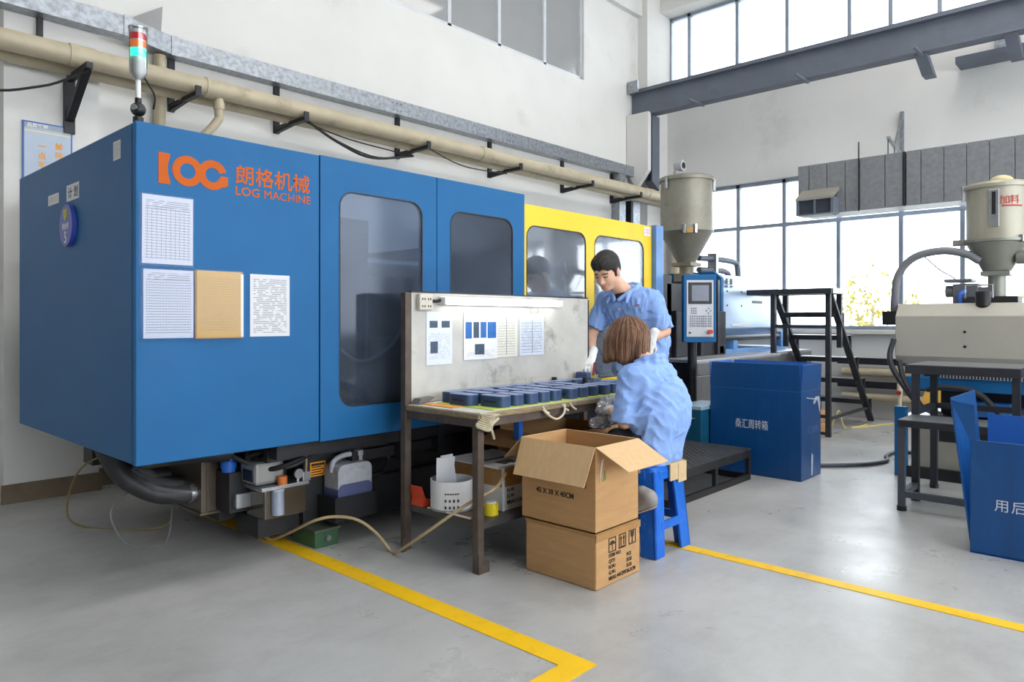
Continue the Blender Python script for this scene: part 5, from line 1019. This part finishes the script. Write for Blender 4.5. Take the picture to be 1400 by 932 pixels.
def hair_mat():
    m = bpy.data.materials.new('chestnut_hair'); m.use_nodes = True; nt = m.node_tree; b = nt.nodes['Principled BSDF']; b.inputs['Roughness'].default_value = .38
    n = noise(nt, 28, 6, .7, stretch=(3.2, 3.2, .22)); c = ramp_mix(nt, rng_map(nt, n, .35, .68), S(60, 40, 30), S(150, 104, 68)); nt.links.new(c.outputs[2], b.inputs['Base Color'])
    bp = nt.nodes.new('ShaderNodeBump'); bp.inputs['Strength'].default_value = .5; bp.inputs['Distance'].default_value = .01; nt.links.new(n, bp.inputs['Height']); nt.links.new(bp.outputs[0], b.inputs['Normal'])
    return m
def frame(fwd, up=(0, 0, 1)):
    f = Vector(fwd).normalized(); l = Vector(up).cross(f).normalized(); u = f.cross(l); return np.array([f, l, u]).T          # columns: forward, left, up
def head(sd, c, A, sc=1.0, fem=False):
    g = lambda *p: np.array(c)+A@(np.array(p)*sc)
    E = lambda p, r, **k: sd.ell(g(*p), np.array(r)*sc, R=A, **k)
    E((-.012, 0, .035), (.098, .078, .09), k=.02); E((.028, 0, -.032), (.066, .060, .085), k=.04); E((.062, 0, -.092), (.028, .03, .022), k=.03)
    for s in (-1, 1): E((.05, .034*s, -.03), (.036, .028, .034), k=.03); E((.0, .055*s, -.055), (.035, .02, .035), k=.03)
    E((.078, 0, .026), (.02, .052, .014), k=.02)
    for s in (-1, 1): E((.104, .032*s, .004), (.016, .017, .012), k=.012, sub=True); E((.081, .032*s, .003), (.0145, .0155, .0115), k=.004)
    sd.cone(g(.088, 0, .012), g(.107, 0, -.034), .008*sc, .0135*sc, .014)
    for s in (-1, 1): E((.096, .014*s, -.037), (.011, .009, .008), k=.008)
    E((.090, 0, -.066), (.011, .024, .0075), k=.006); E((.088, 0, -.079), (.012, .021, .008), k=.006)
    for s in (-1, 1): E((-.008, .080*s, -.008), (.022, .010, .034), k=.010)
def face_tint(c, A, sc=1.0):
    def f(V):
        Q = ((V-np.array(c))@A)/sc; col = np.ones((len(V), 3)); x, y, z = Q.T; fr = x > .05; ay = abs(abs(y)-.032)
        lip = fr & (abs(y) < .025) & (z < -.058) & (z > -.088) & (x > .078); col[lip] = (.84, .62, .58)
        br = fr & (ay < .021) & (abs(z-.026-.05*(.02-abs(abs(y)-.025))) < .0055); col[br] = (.16, .13, .12)
        ey = fr & (ay < .0155) & (abs(z-.004) < .0045); col[ey] = (.12, .09, .08)
        ear = (abs(y) > .075) & (abs(z) < .05) & (abs(x) < .04); col[ear] = (1.0, .86, .82)
        return col
    return f
def hand(sd, wrist, d, nrm, side, curl=.5, k=.006, sc=1.0, spread=.1):
    """gloved hand: wrist point, pointing direction, palm normal (the way fingers curl), side=+1 when the thumb lies along d x nrm"""
    d = Vector(d).normalized(); n = Vector(nrm); n = (n-d*n.dot(d)).normalized(); t = d.cross(n).normalized()*side; w = Vector(wrist)
    L = lambda a, b, c: np.array(w+(d*a+t*b+n*c)*sc)
    for b in (-.026, -.009, .009, .026): sd.cone(L(.0, b*.55, 0), L(.085, b, -.002), .017*sc, .0135*sc, .018)
    sd.cone(L(-.05, 0, 0), L(.012, 0, 0), .031*sc, .027*sc, .015)
    for i, (b, ln) in enumerate(((.028, .068), (.0095, .078), (-.0095, .072), (-.027, .056))):
        p = L(.085, b, -.002); ang = -.1; sp = (b/.028)*spread; rr = .0105*sc
        for q, seg in enumerate((.42, .32, .26)):
            ang += curl*(.75, 1.0, .7)[q]; v = d*(math.cos(ang)*math.cos(sp))+n*math.sin(ang)+t*math.sin(sp)*math.cos(ang)
            e = np.array(Vector(p)+v*(ln*seg*sc)); sd.cone(p, e, rr, rr*.93, k); p = e; rr *= .93
    p = L(.025, .026, .004); a = Vector(p)+(d*.028+t*.030+n*.014)*sc; b_ = a+(d*.028+t*.008+n*.016*(1+curl))*sc; e = b_+(d*.022-t*.004+n*.012*(1+curl))*sc
    sd.cone(p, a, .015*sc, .0125*sc, .012); sd.cone(a, b_, .0125*sc, .0115*sc, k); sd.cone(b_, e, .0115*sc, .010*sc, k)
# ---------------------------------------------------------------- the standing man
MX = thing('person', 'standing man with short black hair in a light blue shirt at the bench end', 'person', (4.66, 2.93, .25))
hc = (4.275, 3.015, 1.610); HA = frame((-.83, -.10, -.50)); HS = 1.06
sh = {'r': (4.45, 3.15, 1.405), 'l': (4.48, 2.755, 1.405)}; el = {'r': (4.35, 3.215, 1.135), 'l': (4.50, 2.675, 1.18)}; wr = {'r': (4.17, 3.075, 1.0), 'l': (4.365, 2.69, 1.13)}
b = SDF((4.05, 2.5, .24), (5.0, 3.4, 1.82), .006)
head(b, hc, HA, HS); b.cone(np.array(hc)+HA@np.array((-.025, 0, -.06)), (4.45, 2.95, 1.43), .056, .068, .03)
b.cone((4.50, 2.95, 1.36), (4.62, 2.93, 1.12), .12, .12, .06)
for s in 'rl':
    b.cone((4.49, 2.95, 1.40), sh[s], .07, .055, .05); b.cone(sh[s], el[s], .050, .042, .02); b.cone(el[s], wr[s], .043, .029, .02)
for y in (2.83, 3.03): b.cone((4.64, y, 1.10), (4.62, y, .70), .075, .055, .04); b.cone((4.62, y, .70), (4.69, y, .33), .054, .04, .02); b.cone((4.69, y, .31), (4.58, y, .285), .036, .03, .02)
b.build('body', SKIN, MX, face_tint(hc, HA, HS))
s_ = SDF((4.1, 2.45, .78), (5.0, 3.45, 1.62), .006)
for f in (-.09, .09): s_.cone((4.47, 2.945+f*1.15, 1.37), (4.60, 2.93+f, 1.10), .122, .128, .07)
s_.cone((4.48, 2.94, 1.38), (4.60, 2.93, 1.10), .13, .14, .05)
for f in (-.08, .08): s_.cone((4.60, 2.93+f, 1.10), (4.58, 2.93+f, .90), .135, .148, .05)
for q in 'rl':
    A_, B_ = np.array(sh[q]), np.array(el[q]); dv = (B_-A_)/np.linalg.norm(B_-A_)
    s_.cone((4.48, 2.945, 1.42), A_, .075, .068, .05); s_.cone(A_, B_+dv*.10, .070, .080, .035, clip=[(A_+dv*.235, dv)])
s_.cut((4.58, 2.93, .845), (0, 0, -1))
s_.disp(folds(3, .0115, 95)); nk = np.array(hc)+HA@np.array((-.03, 0, -.08))
s_.cone(nk, (4.40, 2.96, 1.46), .062, .072, .01, sub=True); s_.cone((4.36, 2.965, 1.46), (4.33, 2.965, 1.38), .040, .012, .01, sub=True)
for sg in (-1, 1):                                              # collar: band round the neck and two points
    pr = [(4.52, 2.95, 1.525), (4.49, 2.95+.07*sg, 1.515), (4.42, 2.955+.088*sg, 1.49), (4.36, 2.96+.062*sg, 1.445), (4.325, 2.965+.02*sg, 1.405)]
    for a, c in zip(pr[:-1], pr[1:]): s_.cone(a, c, .017, .015, .008)
    s_.cone((4.37, 2.96+.07*sg, 1.45), (4.315, 2.96+.085*sg, 1.385), .020, .008, .01)
shirt = s_.build('shirt', SHIRT, MX)
us = SDF((4.28, 2.85, 1.3), (4.56, 3.07, 1.52), .004); us.ell((4.415, 2.955, 1.435), (.078, .076, .035), k=.01); us.build('undershirt', M('black_undershirt', S(30, 32, 38), .8), MX)
t_ = SDF((4.4, 2.68, .27), (4.9, 3.2, 1.18), .009)
t_.cone((4.62, 2.87, 1.06), (4.62, 2.99, 1.06), .125, .125, .05)
for y in (2.83, 3.03): t_.cone((4.64, y, 1.05), (4.62, y, .70), .102, .076, .05); t_.cone((4.62, y, .70), (4.69, y, .33), .075, .066, .03)
t_.cut((4.6, 2.9, .30), (0, 0, -1)).disp(folds(5, .012, 60)).build('trousers', TROU, MX)
for y in (2.83, 3.03):
    f = SDF((4.45, y-.1, .24), (4.82, y+.1, .40), .006); f.cone((4.70, y, .295), (4.54, y, .285), .048, .042, .02); f.cut((4.6, y, .251), (0, 0, -1)).build('shoe', M('black_shoe', S(36, 36, 38), .5), MX)
h_ = SDF(np.array(hc)-.2, np.array(hc)+.2, .004); hp_ = lambda *p: np.array(hc)+HA@(np.array(p)*HS)
h_.ell(hp_(-.016, 0, .045), (.112, .092, .104), R=HA, k=.01); h_.ell(hp_(.045, 0, .088), (.064, .072, .048), R=HA, k=.03); h_.ell(hp_(-.06, 0, -.01), (.056, .07, .064), R=HA, k=.03)
h_.ell(hp_(.11, -.03, .02), (.05, .05, .045), R=HA, k=.008, sub=True); h_.ell(hp_(.11, .03, .02), (.05, .05, .045), R=HA, k=.008, sub=True)
nA = HA@np.array((.42, 0, -.91)); h_.cut(hp_(.06, 0, .030), nA)
for sg in (-1, 1): h_.ell(hp_(.075, .075*sg, .005), (.045, .04, .045), R=HA, k=.008, sub=True); h_.cone(hp_(.018, .076*sg, .03), hp_(.022, .074*sg, -.018), .012, .008, .012)
h_.disp(lambda P: .004*np.sin(P@HA[:, 0]*420+3*np.sin(P[:, 2]*200))*np.sin(P@HA[:, 1]*390)+.003*np.sin(P@HA[:, 1]*160+P@HA[:, 0]*90)); h_.build('hair', BLACKHAIR, MX)
g_ = SDF((3.92, 2.85, .76), (4.32, 3.22, 1.12), .0032); hand(g_, wr['r'], (-.66, -.22, -.62), (.5, .1, -.7), -1, .42, sc=1.1, spread=.22)
g_.build('glove', GLOVE, MX)
g_ = SDF((4.16, 2.5, .86), (4.5, 2.88, 1.24), .0032); hand(g_, (4.36, 2.692, 1.125), (-.30, .22, -.93), (.55, .75, .0), 1, .3, sc=1.05); g_.build('glove', GLOVE, MX)
from mathutils.bvhtree import BVHTree
def stick(o, p, size, mat, parent, name, out=.0025):
    me = o.data; off = root_of(parent).location; bt = BVHTree.FromPolygons([v.co for v in me.vertices], [q.vertices[:] for q in me.polygons])
    co, n, _, _ = bt.find_nearest(Vector(p)-off); z = Vector((0, 0, 1)); x = z.cross(n).normalized(); y = n.cross(x)
    R = Matrix((x, y, n)).transposed(); MB().obox(co+n*out, size, R).build(name, mat, parent, local=True)
stick(shirt, (4.32, 2.80, 1.36), (.045, .012, .003), M('dark_embroidery', S(120, 80, 86), .7), MX, 'chest_emblem')
for k in range(3): stick(shirt, (4.30+.02*k, 2.955, 1.33-.075*k), (.011, .011, .003), WHITE, MX, 'button', .003)
hk = thing('hand_tool', 'small red-handled trimming tool in the man\'s gloved hand', 'tool', (4.09, 3.0, .85))
MB().tube([(4.115, 3.005, .955), (4.09, 2.995, .91), (4.075, 2.99, .87)], .009, 8).build('tool_grip', M('dark_red_grip', S(120, 24, 30), .4), hk, smooth=True)
MB().cyl((4.075, 2.99, .87), (4.065, 2.985, .84), .004, n=6).build('tool_blade', STEEL, hk)
# ---------------------------------------------------------------- the seated woman
WX = thing('person', 'seated woman with a chestnut bob in a light blue work shirt on the blue stool', 'person', (3.47, 2.15, 0))
wc = (3.515, 2.335, 1.125); WA = frame((-.10, .80, -.58))
ANK = {3.39: (3.225, 2.085, .34), 3.55: (3.63, 2.33, .15)}
b = SDF((3.1, 1.85, .0), (3.85, 2.75, 1.32), .006)
head(b, wc, WA, .95); b.cone(np.array(wc)+WA@np.array((-.03, 0, -.06)), (3.51, 2.17, .97), .046, .056, .03)
b.cone((3.50, 2.17, .90), (3.47, 2.12, .60), .085, .10, .05)
wl_, wr_ = (3.36, 2.21, .935), (3.67, 2.19, .935); le, re = (3.31, 2.215, .70), (3.70, 2.24, .70); lw, rw = (3.405, 2.375, .745), (3.60, 2.40, .745)
for a, e, w in ((wl_, le, lw), (wr_, re, rw)): b.cone((3.51, 2.18, .93), a, .048, .04, .03); b.cone(a, e, .043, .036, .02); b.cone(e, w, .036, .025, .02)
for x, kx in ((3.39, 3.37), (3.55, 3.60)): b.cone((x, 2.14, .56), (kx, 2.47, .52), .07, .052, .04); b.cone((kx, 2.47, .52), ANK[x], .05, .033, .02)
b.build('body', SKIN, WX, face_tint(wc, WA, .95))
s_ = SDF((3.1, 1.8, .40), (3.95, 2.55, 1.14), .006)
for f in (-.07, .07):
    s_.cone((3.51+f*1.2, 2.17, .92), (3.50+f, 2.11, .72), .098, .118, .07); s_.cone((3.50+f, 2.11, .72), (3.475+f*.9, 2.115, .53), .118, .115, .06)
s_.ell((3.51, 2.19, .90), (.15, .12, .13), k=.05); s_.ell((3.52, 2.06, .78), (.15, .10, .17), k=.06)
for a, e in ((wl_, le), (wr_, re)):
    A_, B_ = np.array(a), np.array(e); dv = (B_-A_)/np.linalg.norm(B_-A_); s_.cone((3.51, 2.175, .96), A_, .07, .066, .05); s_.cone(A_, B_+dv*.06, .068, .080, .035, clip=[(A_+dv*.255, dv)])
s_.cut((3.47, 2.1, .455), (.10, 0, -1)); s_.disp(folds(11, .0125, 92))
nk = np.array(wc)+WA@np.array((-.03, 0, -.07)); s_.cone(nk, (3.51, 2.20, .99), .053, .060, .01, sub=True)
for sg in (-1, 1):
    pr = [(3.515, 2.115, 1.055), (3.515+.042*sg, 2.125, 1.055), (3.512+.066*sg, 2.17, 1.045), (3.508+.064*sg, 2.225, 1.015), (3.505+.03*sg, 2.275, .97)]
    for a, c in zip(pr[:-1], pr[1:]): s_.cone(a, c, .016, .016, .012); s_.cone(np.array(a)+(.006*sg, -.006, -.03), np.array(c)+(.006*sg, -.004, -.03), .014, .014, .012)
s_.build('shirt', SHIRT, WX)
t_ = SDF((3.1, 1.9, .06), (3.8, 2.68, .72), .009); t_.cone((3.41, 2.14, .565), (3.53, 2.14, .565), .115, .115, .05)
for x, kx in ((3.39, 3.37), (3.55, 3.60)): t_.cone((x, 2.16, .565), (kx, 2.46, .53), .095, .074, .05); t_.cone((kx, 2.46, .53), ANK[x], .070, .045, .03)
t_.cut((3.4, 2.3, .17), (0, 0, -1)).disp(folds(6, .012, 60)).build('trousers', TROU, WX)
TAUPE = M('taupe_sole', S(176, 160, 142), .7)
for heel, toe in (((3.235, 2.01, .315), (3.195, 2.165, .235)), ((3.63, 2.27, .075), (3.63, 2.44, .05))):
    a, c = np.array(heel), np.array(toe); dn = np.array((0, -.45, -.89)) if heel[2] > .2 else np.array((0, 0, -1.)); f = SDF(np.minimum(a, c)-.11, np.maximum(a, c)+.11, .005)
    f.cone(a+(0, .012, .02), a+(0, .045, .035), .040, .036, .02); f.cone(a, c, .041, .033, .03); f.cut(a+dn*.034, dn); sho = f.build('shoe', SHOE, WX)
    g = SDF(np.minimum(a, c)-.11, np.maximum(a, c)+.11, .005); g.cone(a, c, .046, .038, .03); g.cut(a+dn*.050, dn); g.cut(a+dn*.034, -dn); g.build('sole', TAUPE, sho)
h_ = SDF(np.array(wc)-.26, np.array(wc)+.22, .004); wp = lambda *p: np.array(wc)+WA@(np.array(p)*.95)
h_.ell(wp(-.022, 0, .045), (.120, .104, .105), R=WA, k=.01)
off = lambda *p: np.array(wc)+np.array(p)
for sg in (-1, 1):                     # sg=+1: her right (away from the aisle)
    h_.cone(wp(.02, -.080*sg, .04), off(.092*sg, .045, -.075), .045, .030, .04); h_.cone(wp(.07, -.058*sg, .05), off(.078*sg, .105, -.105), .036, .014, .035); h_.cone(wp(.045, -.07*sg, .05), off(.088*sg, .075, -.092), .036, .018, .03)
    h_.cone(wp(-.05, -.06*sg, .0), off(.075*sg, -.03, -.085), .055, .040, .04)
h_.cone(wp(-.08, 0, .0), off(0, -.095, -.085), .07, .050, .05)
h_.ell(wp(.13, 0, -.03), (.06, .042, .10), R=WA, k=.015, sub=True)
h_.disp(lambda P: .0026*np.sin(np.arctan2(P[:, 1]-wc[1], P[:, 0]-wc[0])*64+2.5*np.sin(P[:, 2]*30))+.0025*np.sin(np.arctan2(P[:, 1]-wc[1], P[:, 0]-wc[0])*23+1)); h_.build('hair', hair_mat(), WX)
for w, d_, n_, sd_ in ((lw, (.28, .90, .05), (.75, -.1, -.5), -1), (rw, (-.28, .90, .05), (-.75, -.1, -.5), 1)):
    w = np.array(w); g_ = SDF(w-.12, w+.26, .0032); hand(g_, w+np.array(d_)*.02, d_, n_, sd_, .55, sc=.92); g_.build('glove', GLOVE, WX)
# crumpled clear bag over the case in her hands
def crumple(seed, c, r, amp):
    q = np.random.default_rng(seed); bm = bmesh.new(); bmesh.ops.create_icosphere(bm, subdivisions=4, radius=1); D = q.normal(size=(10, 3)); D /= np.linalg.norm(D, axis=1)[:, None]
    vs = []
    for v in bm.verts:
        p = np.array(v.co); a = sum(abs(np.sin(p@D[i]*(3+i)+i)) for i in range(10))/10; vs.append(np.array(c)+p*np.array(r)*(1+amp*(a-.6)))
    m = MB().add(vs, [tuple(x.index for x in f.verts) for f in bm.faces]); bm.free(); return m
bag = thing('plastic_bag', 'crumpled clear plastic bag held by the seated woman', 'bag', (3.45, 2.46, .63))
BAGM = glass('clear_film', (.95, .96, .98), .14, .1, haze=.2, haze_col=(.8, .82, .86))
crumple(4, (3.46, 2.42, .735), (.075, .07, .075), .9).build('bag_body', BAGM, bag, smooth=25); crumple(8, (3.40, 2.44, .665), (.085, .055, .035), .9).build('bag_tail', BAGM, bag, smooth=25)
MB().prism(rrect(3.45, 3.53, 2.40, 2.49, .025), 'z', .71, .755).build('wrapped_case', NAVY, bag, bevel=.006)
